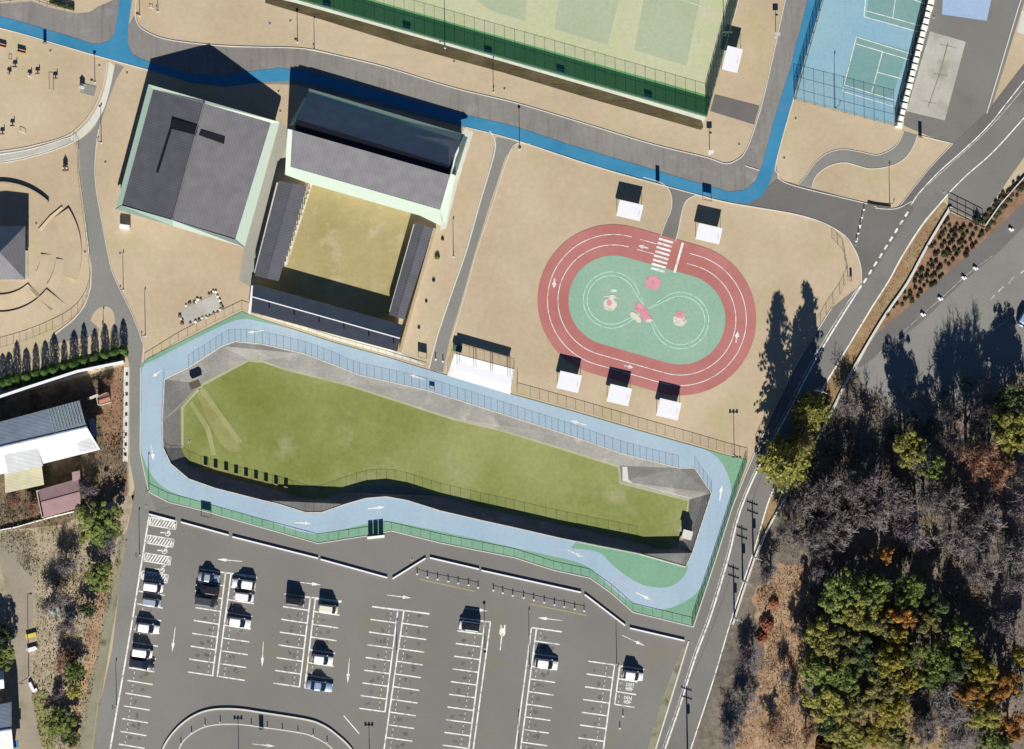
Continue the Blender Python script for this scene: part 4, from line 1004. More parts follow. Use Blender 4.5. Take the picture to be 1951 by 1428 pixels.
# low walls of the car park
GW = 'low white kerb walls on the north side of the car park'
for a, b, l in (((284,980),(334,993),'west end, above the hatched bay'), ((345,995),(436,1020),'north of the first parked cars'), ((443,1023),(606,1064),'north of the dark vans'), ((611,1066),(738,1101),'ending at the gate forecourt'),
        ((748,1103),(811,1064),'slanting beside the gate forecourt'), ((819,1063),(913,1085),'just right of the forecourt corner'), ((917,1087),(1107,1129),'long straight piece above the bollard row'), ((1114,1133),(1191,1192),'slanting piece at the east end'), ((1200,1197),(1304,1221),'easternmost piece next to the main road')):
    wall_thing('kerb_wall', 'low white kerb wall, ' + l, 'low wall', [a, b], .16, .3, 'kerb', 'white', GW)
wall_thing('boundary_wall', 'long white retaining wall between the cypress row and the workshop', 'wall', [(-60,774),(0,757),(60,737),(150,708),(238,690)], .4, 1.5, 'white_wall', 'white')
wall_thing('boundary_wall', 'thin white kerb wall north of the scrub garden', 'wall', [(-20,1014),(30,1005),(100,985),(142,975)], .2, .6, 'white_wall')
wall_thing('retaining_kerb', 'pale concrete kerb wall between the roadside verge and planting bed', 'low wall', cat([(1812,398),(1805,404),(1764,473),(1728,540),(1687,599),(1653,655),(1618,716),(1587,779),(1556,838)], 3), .45, .45, 'kerb')
wall_thing('retaining_kerb', 'pale concrete kerb wall along the forest edge', 'low wall', cat([(1497,946),(1451,1031),(1420,1115),(1396,1190)], 3), .35, .4, 'kerb')
wall_thing('retaining_kerb', 'thin pale kerb through the hedge beside the east car yard', 'low wall', [(1951,338),(1905,390),(1877,430)], .2, .5, 'kerb')
wall_thing('retaining_kerb', 'dark curved retaining edge at the road junction corner', 'low wall', cat([(1653,389),(1671,393),(1697,396)], 4), .3, .4, 'bark')
# scalloped white blocks east of the tennis court
e = empty('block_wall', W(1735, 120), 0, 'white wall of rounded concrete blocks east of the tennis court', 'wall')
k = 0; n = 21
for k in range(n):
    x, y = lerp((1776,-8), (1712,239), k / (n - 1))
    mb = MB(); mb.box(W(x, y) + Vector((0, 0, .4)), (1.15 + .25 * (k % 3) * .5, 1.0, .8), M['white_wall'], R(-14 + 5 * math.sin(k * 2.3)), 0, .88); mb.build('block', e)
rel(e)
# ------------------------------------------------------------------ street furniture
def lamp_proto(h, head, mat='dark'):
    e = empty('street_lamp', (0, 0, 0))
    mb = MB(); mb.tube((0, 0, 0), (0, 0, h), .075, .05, M[mat], 8); mb.build('pole', e)
    mb = MB(); mb.tube((0, 0, 0), (0, 0, .12), .22, .18, M['kerb'], 10); mb.build('base', e)
    if head == 'globe':
        mb = MB(); mb.tube((0, 0, h), (0, 0, h + .12), .22, .3, M[mat], 10); mb.tube((0, 0, h + .12), (0, 0, h + .3), .3, .1, M[mat], 10)
        mb.build('lamp_head', e)
    elif head == 'panel':
        mb = MB(); mb.box((0, 0, h + .2), (1.0, .75, .06), M['black'], 0, R(30)); mb.build('solar_panel', e)
        mb = MB(); mb.box((.25, 0, h - .7), (.4, .2, .12), M[mat]); mb.build('lamp_head', e)
    elif head == 'flood':
        mb = MB(); mb.bar((-.8, 0, h), (.8, 0, h), .09, .09, M[mat]); mb.build('cross_arm', e)
        for x in (-.65, 0, .65):
            mb = MB(); mb.box((x, -.15, h + .15), (.4, .22, .34), M[mat]); mb.build('floodlight', e)
    else:
        mb = MB(); mb.bar((0, 0, h), (.55, 0, h + .08), .06, .06, M[mat]); mb.build('arm', e)
        mb = MB(); mb.box((.65, 0, h + .06), (.45, .2, .1), M[mat]); mb.build('lamp_head', e)
    return e
LAMPS = [
 (181,157,3.4,'globe','black park lamp beside the small play panel at the west paths'),(193,272,4.0,'plain','thin lamp on the pale curved path west of the sports hall'),
 (266,30,2.6,'globe','short dark lamp right of the blue branch path at the top edge'),(301,22,2.6,'plain','thin pole on the lawn near the top left, right of the short lamp'),
 (567,80,3.6,'globe','park lamp on the dry lawn strip just north of the gap between the halls'),(599,95,3.3,'plain','thin pole at the lawn edge above the archery hall shadow'),
 (940,176,3.6,'plain','thin lamp on the lawn strip between promenade and earth bank'),(990,285,4.8,'globe','lamp with dark round head at the lawn corner right of the clean grey path'),
 (1352,293,3.1,'panel','solar panel lamp at the south corner of the green court fence'),(1478,70,3.2,'panel','solar panel lamp on the lawn near the top, left of the blue path'),
 (1591,207,6.0,'plain','tall lamp at the south fence of the blue tennis court'),(1695,390,4.4,'plain','thin pole at the road junction below the winding path'),
 (235,553,4.0,'plain','thin lamp on the lawn between the forked path and the sports hall'),(277,640,5.0,'plain','tall thin lamp on the lawn near the blue course, left of the gravel bed'),
 (864,489,4.0,'plain','thin lamp on the lawn between archery wall and clean path'),(1399,868,5.0,'flood','lamp with floodlights at the south-east corner of the oval lawn'),
 (1009,1268,6.1,'plain','car park lamp between the white arrow pair and the right bay rows'),(1175,1266,4.8,'plain','car park lamp at the head of the short kei bay row'),
 (924,1236,5.2,'globe','car park lamp next to the black topped parked car'),(266,1058,4.9,'plain','lamp on the walkway west of the hatched bays'),
 (284,935,3.9,'plain','green lamp at the sharp west corner of the cycle course'),(222,1345,4.9,'plain','lamp on the walkway by the lower west bay row'),
 (989,1442,4.9,'plain','lamp at the bottom edge below the right bay rows'),(704,1440,3.6,'flood','pole with short cross arms at the bottom edge near the entrance island'),
 (455,1446,4.8,'flood','lamp with floodlights inside the entrance island'),(756,1240,3.2,'plain','thin pole inside the middle double row of bays'),(197,620,1.6,'plain','short thin post in the rounded lawn tip at the path fork'),
 (48,960,2.5,'plain','thin post in the scrub garden') ][:-1]
for x, y, hh, hd, l in LAMPS:
    e = lamp_proto(hh, hd, 'green_metal' if x in (284,) else 'dark'); e.location = W(x, y); e.rotation_euler.z = R(80 if hd == 'plain' else 0); tag(e, l, 'lamp')
# tall court floodlight masts
for x, y, hh, l in ((848,92,9.5,'tall court floodlight mast standing on the brown earth bank'), (1379,72,8.0,'tall floodlight mast at the east fence of the green court')):
    e = lamp_proto(hh, 'flood', 'green_metal'); e.name = 'floodlight_mast'; e.location = W(x, y); tag(e, l, 'mast')
def util_pole(x, y, hh, l, rz=0):
    e = empty('utility_pole', W(x, y), R(rz)); tag(e, l, 'utility pole', 'utility poles along the main road')
    mb = MB(); mb.tube((0, 0, 0), (0, 0, hh), .17, .11, M['kerb'], 10); mb.build('pole', e)
    for z in (hh - .3, hh - 1.3):
        mb = MB(); mb.box((0, 0, z), (2.2, .12, .12), M['steel']); mb.build('cross_arm', e)
        for xx in (-.95, -.4, .4, .95):
            mb = MB(); mb.tube((xx, 0, z + .06), (xx, 0, z + .26), .06, .05, M['white'], 6); mb.build('insulator', e)
    mb = MB(); mb.tube((.35, 0, hh - 3), (.35, 0, hh - 2.1), .26, .26, M['steel'], 10); mb.build('transformer', e)
    return W(x, y) + Vector((0, 0, hh - .2))
tops = [util_pole(1435, 1060, 6.4, 'utility pole with white crossarms right of the road, upper of the forest edge pair', -20), util_pole(1415, 1106, 6.3, 'utility pole with crossarms right of the road, middle of the three', -20),
        util_pole(1399, 1176, 6.0, 'utility pole with crossarms right of the road, southernmost beside the orange bank', -20), util_pole(1310, 1440, 8.0, 'tall utility pole at the bottom edge on the road kerb', -20), util_pole(1552, 745, 11, 'utility pole hidden among the tall conifers beside the road', -25)]
def cable(a, b, l, sag=.5, off=0):
    mb = MB(); n = 12; pts = []
    for k in range(n + 1):
        t = k / n; p = a.lerp(b, t); p.z -= sag * 4 * t * (1 - t); pts.append(p + Vector((off, 0, 0)))
    for p, q in zip(pts, pts[1:]): mb.tube(p, q, .025, .025, M['steel'], 4, caps=False)
    tag(mb.build('power_cable'), l, 'cable')
cable(tops[4], tops[0], 'upper power cable running from the conifers to the first roadside pole', .9)
cable(tops[2], tops[3], 'power cable running down the road to the bottom edge pole', .8)

def sign(name, x, y, w, hgt, l, lift=.2, mat='brown_metal', rz=-13, posts=2, depth=.08, cat='sign board'):
    e = empty(name, W(x, y), R(rz)); tag(e, l, cat)
    mb = MB(); mb.box((0, 0, lift + (hgt - lift) / 2), (w, depth, hgt - lift), M[mat]); mb.build('panel', e)
    for s in ((-1, 1) if posts == 2 else (0,)):
        mb = MB(); mb.box((s * (w / 2 + .04), 0, hgt / 2), (.07, .1, hgt), M['steel']); mb.build('post', e)
sign('sign_board', 86, 84, .45, 1.7, 'narrow tall sign board on the lower edge of the far left blue path')
sign('sign_board', 1253, 347, .6, 1.9, 'narrow tall sign board at the mouth of the grey path to the red oval')
sign('sign_board', 1347, 383, 1.6, 2.0, 'wide notice board beside the blue path bend', 1.0)
sign('sign_board', 1753, 263, .5, 1.9, 'narrow dark sign board at the end of the winding path')
sign('sign_board', 805, 682, 1.6, 1.7, 'square notice board on the lawn south of the archery wall', .65)
sign('sign_board', 393, 984, 1.8, 1.8, 'square notice board on the green margin above the first parked cars', .8)
sign('sign_board', 823, 741, .9, .9, 'small low board standing on the north straight of the cycle course', .4)
sign('sign_board', 239, 433, 1.9, 1.3, 'white storage locker at the south-west corner of the sports hall', .02, 'white', -8, 2, .8, 'locker')
sign('sign_board', 1621, 537, .3, 1.6, 'thin red brown sign at the junction corner of the big lawn', .6, 'red_plastic')
sign('sign_board', 498, 1388, .7, 1.7, 'white based sign board on the entrance island walk', .3, 'green_metal')
sign('sign_board', 372, 733, 1.9, 1.2, 'dark goal board at the west end of the sunken field', .1, 'brown_metal', 20, 2, 1.4, 'goal board')
bpy.data.objects[-1] if False else None
# gate with three leaves on the course, south
e = empty('course_gate', W(716, 1020), R(6)); tag(e, 'three panelled dark entrance gate board at the forecourt with white sill', 'gate')
for k in (-1, 0, 1):
    mb = MB(); mb.box((k * 1.0, 0, 1.0), (.88, .08, 1.7), M['green_metal']); mb.build('panel', e)
mb = MB(); mb.box((0, -.35, .15), (3.3, .5, .3), M['white_wall']); mb.build('sill', e)
# bollards
proto = None
def bollard(x, y, l, g, hgt=.75, mat='white'):
    global proto
    if proto is None:
        proto = empty('bollard', (0, 0, 0)); mb = MB(); mb.tube((0, 0, 0), (0, 0, .75), .09, .09, M['steel'], 8); mb.build('post', proto)
        mb = MB(); mb.tube((0, 0, .74), (0, 0, .82), .12, .1, M['white'], 8); mb.build('cap', proto)
        mb = MB(); mb.tube((0, 0, 0), (0, 0, .1), .22, .2, M['white_wall'], 8); mb.build('base', proto); c = proto
    else: c = copy_tree(proto)
    c.location = W(x, y); tag(c, l, 'bollard', g)
NB = [(795,1094),(814.5,1100),(834,1104),(854,1107.6),(873,1111.5),(892.6,1115),(911,1119.7),(940,1125),(958,1130),(977,1135),(997.7,1139),(1017,1143.5),(1037,1148),(1056.6,1152.5),(1075,1156),(1095,1160.7),(1113,1164)]
for x, y in NB: bollard(x, y, 'white footed bollard in the row below the northern kerb walls', 'bollards in the long northern row')
for x, y in ((345,1417),(365,1396),(391,1381),(420,1376),(479,1381),(509.5,1386),(538,1390),(568,1394),(597,1400),(623.5,1414)): bollard(x, y, 'bollard on the curved entrance island walk', 'bollards on the curved island')
for x, y in ((830,685),(844,689)): bollard(x, y, 'bollard closing the south end of the clean park path', 'bollards at the park path end')
bollard(1187, 1365, 'upper of two lone bollards under the kei bays', 'lone bollards'); bollard(1181, 1388, 'lower of two lone bollards under the kei bays', 'lone bollards')
for a, b, g in ((0, 7, 'west'), (7, 17, 'east')):
    mb = MB()
    for p, q in zip(NB[a:b], NB[a + 1:b]): mb.bar(W(*p) + Vector((0, 0, .62)), W(*q) + Vector((0, 0, .62)), .05, .05, M['steel'])
    tag(mb.build('bollard_rail'), 'thin rail linking the %s part of the northern bollard row' % g, 'rail')
for k in range(5):
    bollard(1646 - k * 3.6, 400 + k * 15, 'dark and white stud bollard across the side road mouth', 'bollards across the side road')
# white rocks / wheel guards in the east yard
for i, (x, y, l) in enumerate(((1925,438,'topmost'),(1857,512,'second from the top'),(1835,530,'third from the top'),(1790,570,'fourth, middle'),(1757,600,'fifth, lower'),(1690,660,'lowest'))):
    e = empty('marker_block', W(x, y), R(-45)); tag(e, 'white curved marker block on the east yard edge line, ' + l, 'marker')
    mb = MB(); mb.box((0, 0, .25), (.9, .35, .5), M['white'], 0, 0, .8); mb.build('block', e); mb = MB(); mb.box((.3, .35, .12), (.5, .3, .24), M['white']); mb.build('foot', e)
# wheel stops
proto_s = None
names = dict(west='western single row of bays', a='left side of the first double row', b='right side of the first double row', c='left side of the second double row', d='right side of the second double row', e='left side of the middle double row', f='right side of the middle double row', g='row left of the double headed arrow', h='row right of the double headed arrow', i='row left of the kei bays', j='kei bays')
for x, y, c in STOPS:
    if y > 1432: continue
    if proto_s is None:
        mb = MB(); mb.box((0, 0, .06), (.14, .5, .12), M['kerb'], 0, 0, .8); o = proto_s = mb.build('wheel_stop')
    else: o = link(proto_s.copy())
    o.location = W(x, y, .04); o.rotation_euler.z = R(-7); tag(o, 'low concrete wheel stop in the ' + names[c], 'wheel stop', 'wheel stops, ' + names[c])
# survey covers on the lawns
CV = [(96,98,'near the far left blue path'),(189,126,'beside the park lamp at the west paths'),(242,140,'at the top of the lawn left of the sports hall shadow'),(190,203,'on the pale curved path'),(201,310,'on the lawn left of the sports hall'),(69,427,'right of the stage pavilion'),(162,481,'near the amphitheatre fence'),(229,484,'on the lawn above the thin lamp'),
      (553,41,'under the earth bank, right of the lamp'),(514,46,'under the earth bank, leftmost'),(865,118,'on the lawn strip below the court mast'),(961,170,'right of the thin lawn strip lamp'),(1408,276,'at the rounded lawn corner by the green court'),(1516,227,'on the lawn south of the tennis fence'),(1494,302,'at the lawn edge inside the blue bend'),(1798,366,'on the road beside the black fence'),(531,175,'left of the archery hall, upper'),(534,213,'left of the archery hall, lower'),(361,841,'on the sunken field near the west rim'),(278,965,'on the walkway corner above the hatched bays'),(1779,33,'at the yard beside the block wall'),(785,1066,'ring on the gate forecourt')]
for x, y, l in CV:
    z = DEPTH if (x, y) == (361,841) else .03
    mb = MB(); mb.tube((0, 0, 0), (0, 0, .06), .26, .26, M['kerb'], 12); mb.tube((0, 0, .055), (0, 0, .085), .19, .19, M['brown_metal'], 12)
    o = mb.build('drain_cover'); o.location = W(x, y, z); tag(o, 'small round drain cover ' + l, 'drain cover')

# play and exercise equipment, north-west lawn
def bench(x, y, l, mat='red_plastic', rz=-15, n='bench', w=1.6):
    e = empty(n, W(x, y), R(rz)); tag(e, l, 'bench')
    mb = MB(); mb.box((0, 0, .42), (w, .42, .07), M[mat]); mb.build('seat', e)
    mb = MB(); mb.box((0, -.2, .7), (w, .06, .4), M[mat]); mb.build('backrest', e)
    for s in (-1, 1):
        mb = MB(); mb.box((s * w * .4, 0, .2), (.08, .36, .4), M['dark']); mb.build('leg', e)
bench(5, 88, 'red bench cut by the left edge below the blue path'); bench(42, 99, 'red bench on the lawn below the far left blue path')
for x, y, l in ((623,11,'first, top left'),(775,53,'second'),(930,100,'third, below the first worn patch'),(1068,136,'fourth'),(1235,184,'fifth, nearest the court corner')):
    bench(x, y, 'blue bench inside the south windscreen of the green court, ' + l, 'blue_plastic', -16, w=1.5)
def rider(x, y, l, mat, rz=0):
    e = empty('spring_rider', W(x, y), R(rz)); tag(e, l, 'spring rider')
    mb = MB(); mb.tube((0, 0, 0), (0, 0, .45), .12, .12, M['dark'], 8); mb.build('spring', e)
    mb = MB(); mb.box((0, 0, .6), (.9, .3, .3), M[mat], 0, 0, .7); mb.box((.35, 0, .9), (.2, .2, .4), M[mat], 0, 0, .7); mb.build('body', e)
rider(18, 142, 'grey rocking toy on the play lawn, leftmost', 'steel', -30); rider(57, 146, 'pale rocking toy right of the leftmost one', 'cream', -20); rider(29, 128, 'tiny dark toy between the upper play pieces', 'dark')
rider(24, 240, 'small dark play piece on the lower play lawn', 'dark'); rider(72, 141, 'short dark toy post right of the pale rocking toy', 'brown_metal'); rider(106, 150, 'short dark toy post by the horizontal bar', 'brown_metal'); rider(5, 256, 'dark toy on the left edge above the ramp', 'brown_metal')
def bar_frame(x, y, l, hh, w, rz=0, mat='steel', cat='play equipment'):
    e = empty('exercise_bar', W(x, y), R(rz)); tag(e, l, cat)
    for s in (-1, 1):
        mb = MB(); mb.tube((s * w / 2, 0, 0), (s * w / 2, 0, hh), .05, .05, M[mat], 6); mb.build('post', e)
    mb = MB(); mb.tube((-w / 2, 0, hh), (w / 2, 0, hh), .04, .04, M[mat], 6); mb.build('bar', e)
bar_frame(98, 171, 'tall thin exercise bar on the play lawn', 2.0, .8, -5); bar_frame(20, 113, 'small dark bar near the red benches', .6, .5, 0, 'dark')
bar_frame(44, 253, 'white star shaped play bar on the lower play lawn', .6, 1.2, -25, 'white'); bar_frame(288, 16, 'small white bar on the top lawn', .5, .7, -10, 'white')
e = empty('play_slide', W(160, 166), R(-15)); tag(e, 'small white play hut on a grey pad beside the pale path', 'play hut')
mb = MB(); mb.box((.9, -.3, .03), (2.8, 1.9, .06), M['light_asphalt']); mb.build('pad', e)
mb = MB(); mb.box((-.3, 0, .45), (.8, .8, .9), M['white']); mb.build('cabin', e); mb = MB(); mb.tube((-.3, 0, .9), (-.3, 0, 1.4), .6, .03, M['steel'], 4); mb.build('roof', e)
e = empty('picnic_hut', W(125, 321), 0); tag(e, 'small white play hut with brown sill on the lawn above the amphitheatre', 'play hut')
mb = MB(); mb.box((0, .2, .4), (.9, .6, .8), M['white']); mb.build('cabin', e); mb = MB(); mb.tube((0, .2, .8), (0, .2, 1.5), .5, .02, M['brown_metal'], 4); mb.build('roof', e); mb = MB(); mb.box((0, -.4, .2), (1.1, .35, .3), M['brown_metal']); mb.build('sill', e)
# gravel bed with stones
tag(sheet('gravel_bed', [(343,600),(350,590),(410,560),(424,575),(420,590),(360,617),(347,612)], M['concrete'], Z2), kind='structure')
random.seed(3)
stone_pts = []
for a, b, n in (((343,600),(350,618),4),((360,618),(424,590),9),((424,590),(414,560),4),((352,582),(375,575),5),((374,572),(384,568),3),((395,560),(412,554),4)):
    for k in range(n):
        x, y = lerp(a, b, (k + .5) / n); stone_pts.append((x + random.uniform(-2, 2), y + random.uniform(-1.5, 1.5)))
for x, y in stone_pts:
    mb = MB(); r = random.uniform(.22, .42); n = 6
    mb.tube((0, 0, 0), (0, 0, r * .8), r, r * .55, M['bark' if random.random() < .6 else 'kerb'], n); o = mb.build('stone'); o.location = W(x, y, .01); o.rotation_euler.z = random.random() * 6
    tag(o, 'rough dark stone edging the gravel bed above the blue course', 'stone', 'stones round the gravel bed')
# drain channel sleepers west
e_mb = MB()
sheet('drain_channel', [(236,700),(246,700),(244,880),(234,880)], M['kerb'], Z4)
pr = None
for k in range(9):
    if pr is None: mb = MB(); mb.box((0, 0, .03), (.45, .6, .06), M['dark']); o = pr = mb.build('drain_grate')
    else: o = link(pr.copy())
    o.location = W(242 - k * .35, 713 + k * 19.2, .06); tag(o, 'dark grate in the concrete drain channel beside the western walkway', 'drain grate', 'grates of the west drain channel')

# structures in the sunken field
for k, (x, y) in enumerate(((392,880),(411,885),(431,890),(450,896),(469,901),(488,906),(507,911),(526,916),(545,921))[:9]):
    e = empty('target_stand', W(x, y + 7, DEPTH), R(-12)); tag(e, 'square target board standing in the row on the south-west side of the field', 'target stand', 'target boards in the sunken field')
    mb = MB(); mb.box((0, 0, .55), (.75, .1, .9), M['wood'], 0, R(-12)); mb.build('board', e)
    for s in (-1, 1):
        mb = MB(); mb.tube((s * .3, 0, 0), (s * .3, .15, .9), .03, .03, M['dark'], 5); mb.build('leg', e)
e = empty('equipment_hut', W(1308, 1018, DEPTH), R(-15)); tag(e, 'small grey concrete hut with steps at the east end of the sunken field', 'hut')
mb = MB(); mb.box((0, 0, 1.0), (1.6, 1.4, 2.0), M['concrete']); mb.build('wall', e); mb = MB(); mb.box((0, 0, 2.05), (1.9, 1.7, .12), M['kerb']); mb.build('roof', e); mb = MB(); mb.box((-.85, 0, .9), (.05, .8, 1.7), M['dark']); mb.build('door', e)
tag(sheet('concrete_ramp', [(1296,1022),(1312,1018),(1303,1062),(1288,1058)], M['mossy'], DEPTH + .5), kind='structure')
# dark pergola shed at north side of service yard
e = empty('ticket_booth', W(872, 665), R(-14)); tag(e, 'small dark booth at the north-west corner of the white service yard', 'booth')
mb = MB(); mb.box((0, 0, .5), (1.5, 1.0, 1.0), M['dark']); mb.build('wall', e); mb = MB(); mb.box((0, 0, 1.05), (1.7, 1.2, .1), M['green_metal']); mb.build('roof', e)

# ------------------------------------------------------------------ cars
def paint(name, c, metal=.0):
    m, nt, bs = nodes(name); bs.inputs['Base Color'].default_value = (*c, 1); bs.inputs['Roughness'].default_value = .3; bs.inputs['Metallic'].default_value = metal
    bs.inputs['Coat Weight'].default_value = .5; bs.inputs['Coat Roughness'].default_value = .08
    n = nt.nodes.new('ShaderNodeTexNoise'); n.inputs['Scale'].default_value = 3; r = nt.nodes.new('ShaderNodeMapRange'); r.inputs['To Min'].default_value = .25; r.inputs['To Max'].default_value = .42
    nt.links.new(n.outputs['Fac'], r.inputs['Value']); nt.links.new(r.outputs[0], bs.inputs['Roughness']); return m
PAINT = {'white': paint('car_white', (.78, .78, .76)), 'pearl': paint('car_pearl', (.72, .68, .66)), 'black': paint('car_black', (.012, .012, .016)), 'navy': paint('car_navy', (.018, .022, .04)),
         'silver': paint('car_silver', (.42, .47, .56), .4), 'blue': paint('car_light_blue', (.30, .40, .56), .3), 'green': paint('car_pale_green', (.50, .58, .38)), 'cream': paint('car_cream', (.62, .62, .48)), 'grey': paint('car_dark_grey', (.05, .052, .06))}
def loft(name, secs, mat, parent, smooth=True):
    """secs: list of (x, halfwidth, z0, z1, edge) -> rounded box cross sections joined end to end"""
    mb = MB(); m = mb.mi(mat); n = 8
    for x, w, z0, z1, e in secs:
        mb.v += [(x, -w, z0 + e), (x, -w + e * .5, z0), (x, w - e * .5, z0), (x, w, z0 + e), (x, w * .985, z1 - e), (x, w * .985 - e, z1), (x, -w * .985 + e, z1), (x, -w * .985, z1 - e)]
    for i in range(len(secs) - 1):
        for j in range(n):
            a = i * n + j; b = i * n + (j + 1) % n; mb.face((a, b, b + n, a + n), m)
    mb.face([j for j in reversed(range(n))], m); mb.face([(len(secs) - 1) * n + j for j in range(n)], m)
    o = mb.build(name, parent, smooth=smooth)
    return o
def car(x, y, L, Wd, H, kind, col, label, rz=-8, roof=None, flip=False):
    e = empty('parked_car', W(x, y, .045), R(rz + (180 if flip else 0))); tag(e, label, 'car', 'cars in the car park')
    P = PAINT[col]; w = Wd / 2; hb = H * (.52 if kind != 'van' else .5); f = L / 2
    # body shell: rear -> front
    hood = hb + .02 if kind != 'van' else hb + .05
    loft('body', [(-f, w * .86, .35, hb * .9, .08), (-f + .12, w * .97, .24, hb, .1), (-f * .55, w, .2, hb + .04, .1), (0, w, .18, hb + .04, .1), (f * .42, w, .2, hood, .1), (f - .35, w * .96, .24, hood - .14, .12), (f - .05, w * .84, .3, hood - .28, .12), (f, w * .78, .36, hood - .36, .06)], P, e)
    if kind == 'sedan': g = (-f * .72, -f * .38, f * .08, f * .46)
    elif kind == 'hatch': g = (-f * .95, -f * .74, f * .12, f * .52)
    else: g = (-f * .97, -f * .88, f * .42, f * .74)
    gw = w * .95; tw = w * .88
    def quadpart(nm, pts, mat):
        mb = MB(); mb.slab([Vector(p) for p in pts], .02, mat); return mb.build(nm, e)
    zb_, zt = hb - .02, H
    # roof with rounded edge
    mb = MB(); m = mb.mi(PAINT[roof] if roof else P)
    ring = [(g[1], -tw), (g[1] - .08, 0), (g[1], tw), (g[2], tw), (g[2] + .1, 0), (g[2], -tw)]
    top = [(g[1] + .12, -tw + .14), (g[1] + .06, 0), (g[1] + .12, tw - .14), (g[2] - .12, tw - .14), (g[2] - .04, 0), (g[2] - .12, -tw + .14)]
    mb.v += [(a, b, zt - .07) for a, b in ring] + [(a, b, zt) for a, b in top]
    for i in range(6): mb.face((i, (i + 1) % 6, 6 + (i + 1) % 6, 6 + i), m)
    mb.face([6 + i for i in range(6)], m); mb.face([i for i in reversed(range(6))], m); mb.build('roof', e, smooth=False)
    G_ = M['glass']; z1 = zt - .07
    ws = [(g[3], -gw + .04, zb_), (g[3] + .1, 0, zb_ - .02), (g[3], gw - .04, zb_), (g[2], tw, z1), (g[2] + .1, 0, z1), (g[2], -tw, z1)]
    mb = MB(); mb.poly([ws[0], ws[1], ws[4], ws[5]], G_); mb.poly([ws[1], ws[2], ws[3], ws[4]], G_); mb.build('windshield', e)
    mb = MB(); mb.poly([(g[0], -gw + .04, zb_), (g[1], -tw, z1), (g[1] - .08, 0, z1), (g[1], tw, z1), (g[0], gw - .04, zb_)], G_ if kind != 'sedan' or True else P); mb.build('rear_window', e)
    for s in (-1, 1):
        mb = MB(); mb.poly([(g[0], s * (gw - .04), zb_), (g[3], s * (gw - .04), zb_), (g[2], s * tw, z1), (g[1], s * tw, z1)], G_); mb.build('side_window', e)
        mb = MB(); xm = (g[0] + g[3]) / 2; mb.bar((xm, s * (gw - .02), zb_), (xm, s * (tw + .02), z1), .1, .03, P); mb.build('pillar', e)
        mb = MB(); mb.box((g[3] - .2, s * (w + .09), hb + .05), (.14, .2, .14), P); mb.build('mirror', e)
        mb = MB(); mb.box((f - .12, s * w * .62, hb - .28), (.22, .34, .14), M['lamp_white'], 0, 0, .8); mb.build('headlight', e)
        mb = MB(); mb.box((-f + .04, s * w * .74, hb - .14), (.1, .22, .26), M['lamp_red']); mb.build('tail_light', e)
        for t in (-1, 1):
            mb = MB(); mb.tube((t * L * .31, s * (w - .2), .3), (t * L * .31, s * (w + .005), .3), .3, .3, M['tyre'], 14); wh = mb.build('wheel', e)
            mb = MB(); mb.tube((t * L * .31, s * (w + .004), .3), (t * L * .31, s * (w + .02), .3), .19, .17, M['rim'], 10); mb.build('rim', wh)
    mb = MB(); mb.box((f + .0, 0, .42), (.06, w * 1.2, .16), M['dark']); mb.build('grille', e)
    return e
car(293,1119,3.8,1.6,1.75,'van','white','white boxy van on the lowest hatched bay of the western row')
car(290,1148,3.5,1.5,1.65,'van','silver','small silver blue van just below the white boxy van, western row')
car(282,1197,4.5,1.7,1.5,'hatch','white','white hatchback alone in the western row, third car from the top')
car(272,1244,3.9,1.6,1.8,'van','white','white van directly above the dark car in the western row')
car(271,1265,4.7,1.75,1.55,'hatch','navy','dark navy car, lowest in the western row')
car(399,1101,4.1,1.65,1.55,'sedan','silver','pale silver car at the top of the first double row, above the black cars')
car(396,1123,4.6,1.8,1.75,'hatch','black','black estate car between the silver car and the dark grey van', flip=True)
car(394,1146,4.3,1.75,1.8,'van','grey','dark grey van, lowest of the three stacked cars in the first double row')
car(465,1113,4.5,1.7,1.6,'hatch','white','white car facing left at the top right of the first double row', flip=True)
car(466,1137,3.7,1.55,1.5,'van','pearl','small pearl white car below the white car facing left')
car(456,1186,4.5,1.7,1.75,'hatch','white','white hatchback with long shadow, right side of the first double row')
car(563,1145,3.5,1.55,1.95,'van','black','small tall black van at the top left of the second double row')
car(626,1160,3.7,1.5,1.9,'van','green','pale green and cream small van at the top right of the second double row', roof='cream')
car(615,1257,4.0,1.7,1.8,'hatch','white','white hatchback above the light blue saloon in the second double row')
car(610,1307,4.9,1.75,1.5,'sedan','blue','light blue saloon at the bottom of the second double row')
car(895,1193,4.0,1.7,1.9,'van','white','white car with a black roof at the head of the lone row near the bollards', roof='black', flip=True)
car(1041,1265,4.4,1.75,1.85,'hatch','white','white hatchback in the row right of the double headed arrow')
car(1206,1287,3.8,1.6,1.85,'hatch','white','white hatchback standing above the two kei bays')
c = car(1953,603,4.2,1.7,1.6,'hatch','blue','light blue car cut by the right edge in the east yard', 60)
c['group'] = 'cars in the east yard'
